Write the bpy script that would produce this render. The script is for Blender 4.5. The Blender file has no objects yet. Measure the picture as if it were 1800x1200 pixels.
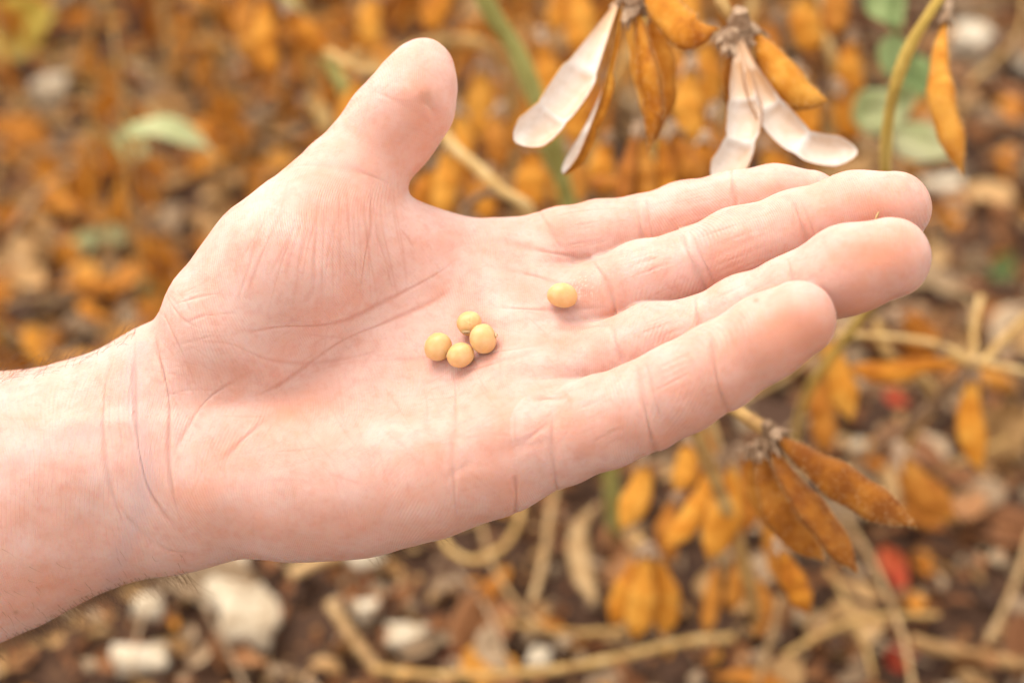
import bpy, math, random
import numpy as np
from mathutils import Vector, Matrix, noise as mnoise

# ------------------------------------------------------------------ camera, sky, sun, exposure
SC = bpy.context.scene
COL = SC.collection
PITCH = math.radians(40.0)
CAM_H = 0.58                       # camera height above the ground, m
K = 1.0 / 3000.0                   # metres per photo pixel and metre of depth (1800 px wide)
D0 = 0.420                         # depth of the hand

cam_data = bpy.data.cameras.new("camera")
cam = bpy.data.objects.new("camera", cam_data)
COL.objects.link(cam)
cam.location = (0, 0, CAM_H)
cam.rotation_euler = (math.radians(90) - PITCH, 0, 0)
cam_data.sensor_width = 36.0
cam_data.lens = 60.0
cam_data.clip_start = 0.01
cam_data.clip_end = 400.0
cam_data.dof.use_dof = True
cam_data.dof.focus_distance = 0.412
cam_data.dof.aperture_fstop = 6.3
SC.camera = cam

world = bpy.data.worlds.new("World")
SC.world = world
world.use_nodes = True
wn = world.node_tree.nodes
wl = world.node_tree.links
wn.clear()
w_out = wn.new("ShaderNodeOutputWorld")
w_bg = wn.new("ShaderNodeBackground")
w_sky = wn.new("ShaderNodeTexSky")
w_hsv = wn.new("ShaderNodeHueSaturation")
w_sky.sky_type = 'NISHITA'
w_sky.sun_disc = False
SUN_EL = math.radians(64)
SUN_AZ = math.radians(-38)         # measured from +Y (away from the camera) towards +X
w_sky.sun_elevation = SUN_EL
w_sky.sun_rotation = SUN_AZ
w_sky.air_density = 1.0
w_sky.dust_density = 1.0
w_sky.ozone_density = 0.3
w_hsv.inputs['Saturation'].default_value = 0.2   # thin even cloud over the blue
w_bg.inputs['Strength'].default_value = 0.15
wl.new(w_sky.outputs[0], w_hsv.inputs['Color'])
w_warm = wn.new("ShaderNodeMix")
w_warm.data_type = 'RGBA'; w_warm.blend_type = 'MULTIPLY'; w_warm.inputs[0].default_value = 1.0
w_warm.inputs[7].default_value = (1.0, 0.90, 0.79, 1)      # the warm white balance of the picture
wl.new(w_hsv.outputs[0], w_warm.inputs[6])
wl.new(w_warm.outputs[2], w_bg.inputs['Color'])
wl.new(w_bg.outputs[0], w_out.inputs['Surface'])

sun_data = bpy.data.lights.new("sun", 'SUN')
sun = bpy.data.objects.new("sun", sun_data)
COL.objects.link(sun)
sun_data.energy = 0.85
sun_data.angle = math.radians(42)
sun_data.color = (1.0, 0.92, 0.80)
_sd = Vector((math.sin(SUN_AZ) * math.cos(SUN_EL), math.cos(SUN_AZ) * math.cos(SUN_EL), math.sin(SUN_EL)))
sun.rotation_euler = _sd.to_track_quat('Z', 'Y').to_euler()
sun.location = _sd * 5

SC.view_settings.view_transform = 'Standard'
SC.view_settings.look = 'None'
SC.view_settings.exposure = 1.76
SC.view_settings.gamma = 1.0
SC.view_settings.use_curve_mapping = False
SC.render.engine = 'CYCLES'
SC.cycles.use_denoising = True
SC.cycles.max_bounces = 8
SC.cycles.diffuse_bounces = 4
SC.cycles.glossy_bounces = 3
SC.cycles.transmission_bounces = 4
SC.cycles.transparent_max_bounces = 6

# ------------------------------------------------------------------ frames of reference
CAM_UP = np.array([0.0, math.sin(PITCH), math.cos(PITCH)])
CAM_FW = np.array([0.0, math.cos(PITCH), -math.sin(PITCH)])
CAM_RT = np.array([1.0, 0.0, 0.0])
CAM_C = np.array([0.0, 0.0, CAM_H])
CAMM = np.stack([CAM_RT, CAM_UP, -CAM_FW], axis=1)      # columns: right, up, toward camera


def P(px, py, d):
    """photo pixel and depth (m) -> world point"""
    return CAM_C + CAM_RT * ((px - 900) * K * d) + CAM_UP * ((600 - py) * K * d) + CAM_FW * d


def U(px, py, z):
    """photo pixel and height z (mm) over the hand plane -> hand frame (mm)"""
    d = D0 * 1000 - z
    return np.array([(px - 900) * K * d, (600 - py) * K * d, z])


def hand_to_world(v):
    """hand frame (mm) -> world (m)"""
    return CAM_C + CAM_FW * D0 + (np.asarray(v) / 1000.0) @ CAMM.T


# ------------------------------------------------------------------ small helpers
def mesh_np(name, verts, faces, mats=(), smooth=True, mat_idx=None):
    me = bpy.data.meshes.new(name)
    if isinstance(faces, np.ndarray):
        nf, k = faces.shape
        me.vertices.add(len(verts))
        me.vertices.foreach_set("co", np.asarray(verts, dtype=np.float32).ravel())
        me.loops.add(nf * k)
        me.loops.foreach_set("vertex_index", faces.astype(np.int32).ravel())
        me.polygons.add(nf)
        me.polygons.foreach_set("loop_start", np.arange(0, nf * k, k, dtype=np.int32))
        me.update(calc_edges=True)
    else:
        me.from_pydata([tuple(v) for v in verts], [], [tuple(f) for f in faces])
        me.update()
    for m in mats:
        me.materials.append(m)
    if smooth:
        me.polygons.foreach_set("use_smooth", np.ones(len(me.polygons), dtype=bool))
    if mat_idx is not None:
        me.polygons.foreach_set("material_index", np.asarray(mat_idx, dtype=np.int32))
    return me


def link(name, me, parent=None, label=None, cat=None, group=None, kind=None, loc=None):
    o = bpy.data.objects.new(name, me)
    COL.objects.link(o)
    if parent is not None:
        o.parent = parent
    if loc is not None:
        o.location = loc
    if label: o['label'] = label
    if cat: o['category'] = cat
    if group: o['group'] = group
    if kind: o['kind'] = kind
    return o


def copy_tree(o, parent=None):
    c = o.copy()
    COL.objects.link(c)
    if parent is not None:
        c.parent = parent
        c.matrix_parent_inverse = o.matrix_parent_inverse.copy()
    for ch in o.children:
        copy_tree(ch, c)
    return c


def nodes_of(m):
    m.use_nodes = True
    nt = m.node_tree
    return nt, nt.nodes, nt.links, nt.nodes['Principled BSDF']


def N(nt, t, **kw):
    n = nt.nodes.new(t)
    for k, v in kw.items():
        if k.startswith('i_'):
            key = k[2:]
            key = int(key) if key.isdigit() else key.replace('_', ' ')
            n.inputs[key].default_value = v
        else:
            setattr(n, k, v)
    return n


def ramp(nt, fac, stops):
    r = nt.nodes.new('ShaderNodeValToRGB')
    el = r.color_ramp.elements
    el[0].position, el[0].color = stops[0][0], (*stops[0][1], 1)
    el[1].position, el[1].color = stops[-1][0], (*stops[-1][1], 1)
    for p, c in stops[1:-1]:
        e = el.new(p)
        e.color = (*c, 1)
    nt.links.new(fac, r.inputs[0])
    return r


def mixrgb(nt, a, b, fac, mode='MIX'):
    m = nt.nodes.new('ShaderNodeMix')
    m.data_type = 'RGBA'
    m.blend_type = mode
    for s, v in ((m.inputs[0], fac), (m.inputs[6], a), (m.inputs[7], b)):
        if isinstance(v, bpy.types.NodeSocket):
            nt.links.new(v, s)
        elif isinstance(v, tuple):
            s.default_value = (*v, 1) if len(v) == 3 else v
        else:
            s.default_value = v
    return m.outputs[2]


def mth(nt, op, a, b=None, c=None, clamp=False):
    m = nt.nodes.new('ShaderNodeMath')
    m.operation = op
    m.use_clamp = clamp
    for i, v in enumerate((a, b, c)):
        if v is None: continue
        if isinstance(v, bpy.types.NodeSocket):
            nt.links.new(v, m.inputs[i])
        else:
            m.inputs[i].default_value = v
    return m.outputs[0]

# ------------------------------------------------------------------ the arm and hand: one continuous skin
class Sdf:
    """smooth union of tapered capsules, in the hand frame (mm)"""
    def __init__(self):
        self.groups = {}
        self.boxes = {}

    def cap(self, g, a, b, ra, rb, k=4.0):
        self.groups.setdefault(g, []).append((np.asarray(a, float), np.asarray(b, float), ra, rb, k))

    def chain(self, g, pts, k=4.0):
        for (a, b) in zip(pts[:-1], pts[1:]):
            self.cap(g, U(*a[:3]), U(*b[:3]), a[3], b[3], k)

    @staticmethod
    def smin(a, b, k):
        h = np.maximum(k - np.abs(a - b), 0) / k
        return np.minimum(a, b) - h * h * k * 0.25

    def group(self, g, p):
        d = None
        for a, b, ra, rb, k in self.groups[g]:
            ab = b - a
            t = np.clip(((p - a) @ ab) / (ab @ ab), 0, 1)
            q = p - a - t[..., None] * ab
            di = np.sqrt((q * q).sum(-1)) - (ra + (rb - ra) * t)
            d = di if d is None else self.smin(d, di, k)
        return d

    def all(self, p):
        G = {g: self.group(g, p) for g in self.groups}
        body = G['palm']
        body = self.smin(body, G['arm'], 14)
        body = self.smin(body, G['thumb'], 3.5)
        f = None
        for g in ('index', 'middle', 'ring', 'little'):
            f = G[g] if f is None else self.smin(f, G[g], 0.8)
        d = self.smin(body, f, 6.0)
        return d, G


S = Sdf()
# forearm, wide axis nearly across the picture
FAR = 110
for y0, y1, y2, z, r0, r1, r2 in ((724, 808, 1190, -14, 19.0, 20.5, 27), (798, 876, 1290, -12, 20.5, 23.0, 28), (868, 942, 1370, -10, 18.5, 21.0, 27)):
    S.cap('arm', U(250, y0 + 8, z), U(-30, y1 + 14, z - 2), r0, r1, 12)
    S.cap('arm', U(-30, y1 + 14, z - 2), U(-1150, y2 + 60, z + 30), r1, r2, 12)
S.chain('arm', [(80, 830, 4, 5, ), (420, 770, 4, 4.0)], 14)          # flexor tendon
# metacarpals
S.chain('palm', [(330, 660, -13, 14), (600, 560, -16, 13), (850, 472, -20, 11.5)], 10)
S.chain('palm', [(340, 740, -11, 16), (620, 650, -13, 13), (905, 580, -10, 11.5)], 10)
S.chain('palm', [(350, 810, -8, 17), (620, 750, -7, 13.5), (925, 678, 2, 11.5)], 10)
S.chain('palm', [(350, 870, -5, 16), (620, 842, 0, 15.0), (860, 796, 11, 12.0)], 10)
# hypothenar and thenar
S.chain('palm', [(400, 842, 1, 16), (520, 848, 3, 16.5), (640, 848, 6, 15.0), (760, 830, 10, 13.5), (870, 802, 14, 12.3)], 8)
S.chain('palm', [(345, 645, -3, 12), (408, 572, 0, 16), (496, 476, -1, 17.7), (570, 396, -7, 15.2), (612, 334, -11, 12.2)], 8)
S.chain('palm', [(540, 480, -6, 14), (740, 450, -17, 10)], 10)
# distal palm pads between the fingers
for x, y, z in ((920, 500, -11), (960, 610, -1), (940, 715, 10)):
    S.cap('palm', U(x - 45, y + 12, z - 1), U(x + 20, y - 6, z), 9.0, 7.5, 9)
# web between thumb and index finger
S.chain('palm', [(655, 392, -12, 8.5), (770, 428, -17, 7.5)], 6)
# thumb
S.chain('thumb', [(578, 376, -9, 13.6), (614, 318, -11, 11.8), (668, 250, -13, 10.5), (695, 210, -14, 10.0), (722, 166, -14, 8.8), (744, 120, -14, 7.4)], 5)
S.chain('thumb', [(698, 216, -11, 10.2), (725, 184, -9, 9.6), (738, 148, -10, 8.2)], 5)
# fingers: knuckle, pads and joints from base to tip
S.chain('index', [(850, 472, -20, 11.2), (990, 438, -18.5, 10.3), (1060, 424, -17.5, 10.3), (1130, 411, -17, 9.5), (1205, 390, -14.5, 9.8), (1290, 366, -12, 9.1), (1360, 357, -10, 9.4), (1422, 357, -9, 8.2)], 3)
S.chain('middle', [(905, 580, -10, 11.2), (1060, 528, -6, 10.0), (1130, 500, -3, 10.4), (1213, 474, -1, 9.5), (1300, 438, 3, 10.0), (1402, 403, 8, 9.2), (1500, 374, 11, 9.6), (1572, 366, 13, 8.8)], 3)
S.chain('ring', [(925, 680, 2, 11.0), (1085, 632, 7, 9.4), (1150, 606, 10, 9.9), (1228, 592, 13, 9.1), (1310, 556, 17, 9.4), (1392, 520, 21, 8.9), (1490, 474, 25, 10.0), (1564, 453, 27, 9.4)], 3)
S.chain('little', [(870, 800, 13, 12.2), (985, 770, 17, 10.8), (1060, 742, 21, 10.6), (1132, 714, 24, 10.2), (1195, 682, 27, 10.1), (1265, 643, 30, 9.7), (1345, 594, 33, 9.4), (1402, 561, 35, 8.7)], 3)


def surface_nets(fn, xs, ys, zs):
    nx, ny, nz = len(xs), len(ys), len(zs)
    F = np.full((nx, ny, nz), 50.0, dtype=np.float32)
    B = 6
    for i0 in range(0, nx, B):
        i1 = min(nx, i0 + B)
        js = list(range(0, ny, B)); ks = list(range(0, nz, B))
        cen = np.array([[(xs[i0] + xs[i1 - 1]) / 2, (ys[j] + ys[min(ny, j + B) - 1]) / 2, (zs[k] + zs[min(nz, k + B) - 1]) / 2] for j in js for k in ks], dtype=np.float32)
        dc = fn(cen)[0]
        hx = (xs[i1 - 1] - xs[i0]) / 2; hy = (ys[1] - ys[0]) * B / 2
        rad = math.sqrt(hx * hx + 2 * hy * hy) * 1.15 + 2.0
        n = 0
        for j in js:
            for k in ks:
                j1, k1 = min(ny, j + B), min(nz, k + B)
                if abs(dc[n]) < rad:
                    X, Y, Z = np.meshgrid(xs[i0:i1], ys[j:j1], zs[k:k1], indexing='ij')
                    F[i0:i1, j:j1, k:k1] = fn(np.stack([X, Y, Z], -1).astype(np.float32))[0]
                else:
                    F[i0:i1, j:j1, k:k1] = dc[n]
                n += 1
    S_ = F < 0
    acc = np.zeros((nx - 1, ny - 1, nz - 1, 3), dtype=np.float32)
    cnt = np.zeros((nx - 1, ny - 1, nz - 1), dtype=np.float32)
    grid = [xs, ys, zs]
    for ax in range(3):
        sl0 = [slice(None)] * 3; sl1 = [slice(None)] * 3
        sl0[ax] = slice(0, -1); sl1[ax] = slice(1, None)
        a, b = F[tuple(sl0)], F[tuple(sl1)]
        cross = S_[tuple(sl0)] != S_[tuple(sl1)]
        ii = np.argwhere(cross)
        t = a[cross] / (a[cross] - b[cross])
        pos = np.stack([grid[0][ii[:, 0]], grid[1][ii[:, 1]], grid[2][ii[:, 2]]], 1).astype(np.float32)
        g = grid[ax]
        pos[:, ax] += t * (g[ii[:, ax] + 1] - g[ii[:, ax]])
        others = [o for o in range(3) if o != ax]
        for da in (0, -1):
            for db in (0, -1):
                c = ii.copy()
                c[:, others[0]] += da
                c[:, others[1]] += db
                ok = ((c >= 0) & (c < np.array(acc.shape[:3]))).all(1)
                cc = c[ok]
                np.add.at(acc, (cc[:, 0], cc[:, 1], cc[:, 2]), pos[ok])
                np.add.at(cnt, (cc[:, 0], cc[:, 1], cc[:, 2]), 1)
    act = cnt > 0
    idx = -np.ones(act.shape, dtype=np.int64)
    idx[act] = np.arange(act.sum())
    V = acc[act] / cnt[act][:, None]
    quads = []
    for ax in range(3):
        sl0 = [slice(None)] * 3; sl1 = [slice(None)] * 3
        sl0[ax] = slice(0, -1); sl1[ax] = slice(1, None)
        s0, s1 = S_[tuple(sl0)], S_[tuple(sl1)]
        ii = np.argwhere(s0 != s1)
        o1, o2 = [(ax + 1) % 3, (ax + 2) % 3]
        ok = (ii[:, o1] > 0) & (ii[:, o2] > 0) & (ii[:, o1] < act.shape[o1]) & (ii[:, o2] < act.shape[o2])
        ii = ii[ok]
        inside_first = s0[ii[:, 0], ii[:, 1], ii[:, 2]]

        def at(d1, d2):
            c = ii.copy(); c[:, o1] += d1; c[:, o2] += d2
            return idx[c[:, 0], c[:, 1], c[:, 2]]
        q = np.stack([at(-1, -1), at(0, -1), at(0, 0), at(-1, 0)], 1)
        q[~inside_first] = q[~inside_first][:, ::-1]
        quads.append(q)
    Q = np.concatenate(quads)
    return V, Q[(Q >= 0).all(1)]


def sdf_chunks(fn, p, n=60000):
    return np.concatenate([fn(p[i:i + n]) for i in range(0, len(p), n)])


def sd(p):
    return S.all(p)[0]


def sd_grad(p, e=0.1):
    g = np.empty_like(p)
    f0 = sdf_chunks(sd, p)
    for ax in range(3):
        o = np.zeros(3); o[ax] = e
        g[:, ax] = sdf_chunks(sd, p + o) - f0
    return g / (np.linalg.norm(g, axis=1, keepdims=True) + 1e-9), f0


def project(p, n=1):
    for _ in range(n):
        g, f0 = sd_grad(p)
        p = p - g * f0[:, None]
    return p


def quad_normals(V, Q):
    n = np.cross(V[Q[:, 2]] - V[Q[:, 0]], V[Q[:, 3]] - V[Q[:, 1]])
    out = np.stack([np.bincount(Q.ravel(), weights=np.repeat(n[:, i], 4), minlength=len(V)) for i in range(3)], 1)
    return out / (np.linalg.norm(out, axis=1, keepdims=True) + 1e-12)


def subdivide(V, Q):
    e = np.stack([Q, np.roll(Q, -1, 1)], -1)
    es = np.sort(e, -1).reshape(-1, 2)
    ue, inv = np.unique(es, axis=0, return_inverse=True)
    inv = inv.reshape(Q.shape) + len(V)
    fc = np.arange(len(Q)) + len(V) + len(ue)
    V2 = np.concatenate([V, V[ue].mean(1), V[Q].mean(1)])
    prev = np.roll(inv, 1, 1)
    Q2 = np.stack([Q, inv, np.repeat(fc[:, None], 4, 1), prev], -1).reshape(-1, 4)
    return V2, Q2


def relax(V, Q, n=1, w=0.5):
    a = np.concatenate([Q.ravel(), np.roll(Q, -1, 1).ravel()])
    b = np.concatenate([np.roll(Q, -1, 1).ravel(), Q.ravel()])
    for _ in range(n):
        s = np.stack([np.bincount(a, weights=V[b, i], minlength=len(V)) for i in range(3)], 1)
        c = np.bincount(a, minlength=len(V))[:, None]
        V = V * (1 - w) + w * s / np.maximum(c, 1)
    return V


QUICK = False
import time as _time
_t0 = _time.time()
_h = 1.35
_xs = np.concatenate([np.linspace(-320, -140, 46)[:-1], np.arange(-140, 116, _h)])
_ys = np.arange(-175, 84, _h)
_zs = np.arange(-52, 50, _h)
HV, HQ = surface_nets(S.all, _xs.astype(np.float32), _ys.astype(np.float32), _zs.astype(np.float32))
HV = HV.astype(float)
HV = relax(HV, HQ, 2)
HV = project(HV, 1)
HV, HQ = subdivide(HV, HQ)
HV = relax(HV, HQ, 1)
HV = project(HV, 1)
if not QUICK:
    HV, HQ = subdivide(HV, HQ)
    HV = relax(HV, HQ, 2)
HN = quad_normals(HV, HQ)


# --- pixels of every skin point as the photograph shows them, used to place its creases
def to_px(v):
    d = D0 * 1000 - v[:, 2]
    return 900 + v[:, 0] / (K * d), 600 - v[:, 1] / (K * d)


_names = list(S.groups)
_all = sdf_chunks(lambda p: np.stack([S.group(g, p) for g in _names], 1), HV)
_near = np.argmin(_all, 1)
HPX, HPY = to_px(HV)
FRONT = (HN[:, 2] > -0.1)
DISP = np.zeros(len(HV))
RED = np.zeros(len(HV))


def seg_dist(px, py, pts):
    """distance (px) and position along a polyline"""
    best = np.full(len(px), 1e9); tt = np.zeros(len(px))
    pts = np.asarray(pts, float)
    L = np.concatenate([[0], np.cumsum(np.hypot(*np.diff(pts, axis=0).T))])
    for i in range(len(pts) - 1):
        a, b = pts[i], pts[i + 1]
        ab = b - a
        t = np.clip(((px - a[0]) * ab[0] + (py - a[1]) * ab[1]) / (ab @ ab), 0, 1)
        d = np.hypot(px - a[0] - t * ab[0], py - a[1] - t * ab[1])
        m = d < best
        best[m] = d[m]; tt[m] = (L[i] + t[m] * (L[i + 1] - L[i])) / L[-1]
    return best, tt


def smooth_line(pts, n=6):
    pts = np.asarray(pts, float)
    if len(pts) < 3: return pts
    out = []
    for i in range(len(pts) - 1):
        p0 = pts[max(i - 1, 0)]; p1 = pts[i]; p2 = pts[i + 1]; p3 = pts[min(i + 2, len(pts) - 1)]
        for k in range(n):
            t = k / n
            out.append(0.5 * ((2 * p1) + (p2 - p0) * t + (2 * p0 - 5 * p1 + 4 * p2 - p3) * t * t + (-p0 + 3 * p1 - 3 * p2 + p3) * t ** 3))
    out.append(pts[-1])
    return np.array(out)


def crease(groups, pts, width, depth, red=0.5, taper=0.25, lip=0.1):
    """carve a fold along a line: width in px, depth in mm"""
    pts = smooth_line(pts)
    sel = FRONT & np.isin(_near, [_names.index(g) for g in groups])
    x0, y0 = pts.min(0) - width * 4; x1, y1 = pts.max(0) + width * 4
    sel &= (HPX > x0) & (HPX < x1) & (HPY > y0) & (HPY < y1)
    ii = np.nonzero(sel)[0]
    if not len(ii): return
    d, t = seg_dist(HPX[ii], HPY[ii], pts)
    w = width * (0.65 + 0.35 * np.sin(t * 9 + pts[0][0]))
    end = np.clip(np.minimum(t, 1 - t) / max(taper, 1e-3), 0, 1) if taper > 0 else 1.0
    end = end ** 0.7
    g = np.exp(-(d / w) ** 2)
    g2 = np.exp(-(d / (w * 2.6)) ** 2)
    DISP[ii] -= 0.75 * depth * end * (g - lip * (g2 - g))
    RED[ii] = np.maximum(RED[ii], red * end * np.exp(-(d / (w * 0.9)) ** 2))


PT = ('palm', 'thumb'); PA = ('palm', 'arm'); PL = ('palm', 'little', 'ring', 'middle', 'index', 'arm')
# heart, head and life lines
crease(PL, [(440, 700), (520, 655), (600, 600), (680, 565), (760, 530), (800, 500)], 5.5, 0.20, 0.6, 0.12)
crease(PL, [(430, 585), (490, 575), (590, 568), (680, 528), (770, 480), (800, 455)], 5, 0.19, 0.6, 0.12)
crease(PL, [(310, 600), (400, 603), (470, 630), (560, 637), (690, 610)], 5, 0.13, 0.35)
crease(PL, [(850, 540), (950, 545), (1070, 540)], 6, 0.30, 0.25)
crease(PL, [(640, 632), (760, 628), (890, 618), (1000, 590)], 6, 0.22, 0.25)
crease(PL, [(780, 660), (870, 640), (960, 612)], 7, 0.28, 0.28)
crease(PL, [(795, 640), (800, 720), (795, 800), (800, 880), (803, 925)], 8, 0.38, 0.28)
crease(PL, [(905, 835), (908, 870), (905, 905)], 5, 0.32, 0.6, 0.1)
crease(PL, [(900, 790), (950, 755), (980, 722), (1000, 695)], 12, 0.35, 0.2)
crease(PL, [(770, 850), (850, 800), (920, 785), (975, 770)], 22, 0.3, 0.15)
crease(PL, [(930, 700), (970, 700), (1000, 695)], 7, 0.6, 0.4)
crease(PL, [(860, 420), (950, 440), (1045, 458)], 8, 0.4, 0.3)
crease(PL, [(855, 470), (940, 485), (1040, 520)], 9, 0.35, 0.2)
crease(PL, [(960, 575), (1030, 575), (1085, 568)], 8, 0.5, 0.3)
# finger joints
for g, pts, w, dpt in (
    ('index', [(1112, 345), (1122, 380), (1132, 430)], 7, 0.45), ('index', [(1136, 345), (1142, 390), (1150, 430)], 4, 0.2),
    ('index', [(1284, 292), (1290, 330), (1296, 375)], 7, 0.4),
    ('index', [(945, 368), (965, 400), (990, 440)], 8, 0.3),
    ('middle', [(1196, 408), (1212, 450), (1240, 505), (1250, 530)], 8, 0.55), ('middle', [(1212, 408), (1232, 450), (1258, 500)], 5, 0.3),
    ('middle', [(1390, 345), (1402, 375), (1420, 425), (1430, 450)], 7, 0.45), ('middle', [(1404, 345), (1420, 380), (1436, 425)], 4, 0.2),
    ('middle', [(1040, 455), (1062, 490), (1078, 530), (1085, 565)], 8, 0.5),
    ('ring', [(1222, 522), (1226, 560), (1236, 590), (1245, 640)], 7, 0.5),
    ('ring', [(1075, 570), (1082, 600), (1096, 640)], 7, 0.35),
    ('ring', [(1385, 455), (1392, 480), (1402, 520)], 6, 0.4),
    ('little', [(1118, 640), (1124, 680), (1136, 730), (1150, 790), (1158, 815)], 8, 0.6), ('little', [(1136, 640), (1148, 690), (1162, 740)], 5, 0.25),
    ('little', [(1250, 585), (1256, 640), (1266, 690), (1284, 735)], 7, 0.5),
    ('little', [(972, 735), (970, 790), (976, 840), (982, 880)], 8, 0.4)):
    crease((g,), pts, w, dpt, 0.28, 0.15)
# thumb
crease(PT, [(500, 295), (560, 290), (640, 305), (700, 330)], 8, 0.25, 0.25)
crease(PT, [(650, 160), (690, 175), (740, 205), (770, 240)], 10, 0.2, 0.12)
crease(PT, [(735, 175), (752, 185), (768, 205)], 7, 0.25, 0.2)
# wrist folds
crease(PA, [(197, 610), (183, 690), (183, 780), (195, 860), (225, 940)], 7, 0.45, 0.30)
crease(PA, [(238, 590), (236, 650), (240, 740), (246, 800), (262, 860), (290, 905), (320, 935)], 5, 0.6, 0.75)
crease(PA, [(232, 640), (233, 700), (240, 745)], 3, 0.4, 0.5)
crease(PA, [(272, 575), (276, 620), (290, 665), (298, 720), (295, 800), (305, 870), (318, 920)], 5, 0.5, 0.5)
crease(PA, [(272, 600), (286, 650), (292, 680)], 3, 0.4, 0.4)
crease(PA, [(295, 820), (320, 765), (350, 720), (390, 680), (440, 650)], 5, 0.3, 0.25)
crease(PA, [(390, 830), (410, 790), (450, 755), (500, 720)], 8, 0.4, 0.3)
crease(PA, [(285, 545), (300, 580), (330, 640)], 3, 0.3, 0.4)
crease(PA, [(292, 520), (320, 560), (360, 580)], 3, 0.25, 0.35)
crease(PA, [(305, 535), (350, 522), (390, 515)], 3, 0.25, 0.35)
crease(PA, [(320, 570), (360, 555), (420, 550)], 3, 0.2, 0.3)
crease(PA, [(205, 880), (240, 930), (290, 965), (350, 975)], 8, 0.3, 0.15)
for i in range(9):
    x = 215 + i * 9 if i < 4 else 130 + i * 17
    crease(PA, [(x, 620 + 11 * i), (x - 6, 720), (x + 4, 800 + 5 * i)], 2.5, 0.12, 0.12)
# fine folds fanning over the ball of the thumb
_r = random.Random(5)
for i in range(44):
    f = i / 43.0
    x0 = 470 + 215 * f + _r.uniform(-10, 10); y0 = 330 + _r.uniform(-25, 60)
    x1 = 400 + 330 * f + _r.uniform(-8, 8); y1 = 520 - 40 * max(0, f - .6) + _r.uniform(-60, 40)
    xm = (x0 + x1) / 2 + _r.uniform(-5, 5)
    crease(PT, [(x0, y0), (xm, (y0 + y1) / 2), (x1, y1)], _r.uniform(2.2, 4), _r.uniform(0.03, 0.11), _r.uniform(0.1, 0.45), 0.35, 0)
crease(PT, [(652, 330), (652, 400), (640, 460), (632, 520)], 4, 0.22, 0.5)
crease(PT, [(660, 400), (680, 470), (693, 520)], 3, 0.15, 0.35)
# long fine folds along the fingers
for g, c, n, sl, wd in (('middle', [(1225, 470), (1385, 408)], 16, 0, 52), ('middle', [(1090, 505), (1200, 465)], 11, 0, 45),
                        ('ring', [(1110, 600), (1215, 560)], 9, 0, 30), ('ring', [(1240, 560), (1380, 490)], 8, 0, 30),
                        ('little', [(1150, 700), (1245, 648)], 10, 0, 50), ('little', [(1000, 770), (1110, 715)], 10, 0, 50),
                        ('index', [(1150, 385), (1275, 350)], 11, 0, 40), ('index', [(960, 410), (1110, 385)], 9, 0, 35)):
    (ax, ay), (bx, by) = c
    L = math.hypot(bx - ax, by - ay); ux, uy = (bx - ax) / L, (by - ay) / L
    for i in range(n):
        o = _r.uniform(-wd, wd); s = _r.uniform(0, 0.4) * L; e = _r.uniform(0.6, 1) * L
        a = (ax + ux * s - uy * o, ay + uy * s + ux * o); b = (ax + ux * e - uy * (o * 0.9), ay + uy * e + ux * o * 0.9)
        m = ((a[0] + b[0]) / 2 + _r.uniform(-3, 3), (a[1] + b[1]) / 2 + _r.uniform(-4, 4))
        crease((g,), [a, m, b], _r.uniform(2, 3.4), _r.uniform(0.05, 0.15), _r.uniform(0.05, 0.3), 0.3, 0)


# short fine lines all over the palm and the wrist
for i in range(150):
    x = _r.uniform(300, 1000); y = _r.uniform(560, 900) + (650 - x) * 0.12
    a = math.radians(_r.gauss(-22, 22) if _r.random() < .6 else _r.gauss(70, 20)); L = _r.uniform(18, 75)
    dx, dy = math.cos(a) * L, math.sin(a) * L
    crease(PL, [(x - dx, y - dy), (x + _r.uniform(-4, 4), y + _r.uniform(-4, 4)), (x + dx, y + dy)], _r.uniform(1.8, 3.2), _r.uniform(0.02, 0.08), _r.uniform(0.05, 0.3), 0.35, 0)
for i in range(26):
    x = _r.uniform(285, 400); y = _r.uniform(500, 700); a = math.radians(_r.choice((_r.gauss(55, 12), _r.gauss(-15, 12)))); L = _r.uniform(15, 45)
    dx, dy = math.cos(a) * L, math.sin(a) * L
    crease(PA, [(x - dx, y - dy), (x + 3, y), (x + dx, y + dy)], 2.4, _r.uniform(0.04, 0.12), _r.uniform(0.1, 0.35), 0.35, 0)
# soft dells and swellings of the palm
def soft(px, py, r, amp, ry=None):
    ry = ry or r
    ii = FRONT & (_near < 99)
    DISP[ii] += amp * np.exp(-((HPX[ii] - px) / r) ** 2 - ((HPY[ii] - py) / ry) ** 2)


soft(700, 640, 130, -0.5, 70); soft(430, 690, 110, 1.6, 60); soft(330, 760, 40, -1.0, 90); soft(900, 640, 60, 0.8, 30); soft(890, 740, 60, 0.8, 40)
soft(380, 870, 50, 0.8, 60); soft(880, 555, 70, 0.5, 18); soft(60, 790, 40, -0.8, 120); soft(150, 740, 300, 0.5, 22)
soft(800, 690, 30, -0.6, 30); soft(1000, 640, 40, .5, 20)

# low lumps under the skin
def val_noise(p, s, seed):
    rs = np.random.RandomState(seed)
    T = rs.rand(32, 32, 32)
    q = p / s
    i = np.floor(q).astype(int); f = q - i; f = f * f * (3 - 2 * f)
    r = 0
    for dx in (0, 1):
        for dy in (0, 1):
            for dz in (0, 1):
                w = (f[:, 0] if dx else 1 - f[:, 0]) * (f[:, 1] if dy else 1 - f[:, 1]) * (f[:, 2] if dz else 1 - f[:, 2])
                r = r + w * T[(i[:, 0] + dx) % 32, (i[:, 1] + dy) % 32, (i[:, 2] + dz) % 32]
    return r


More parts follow.
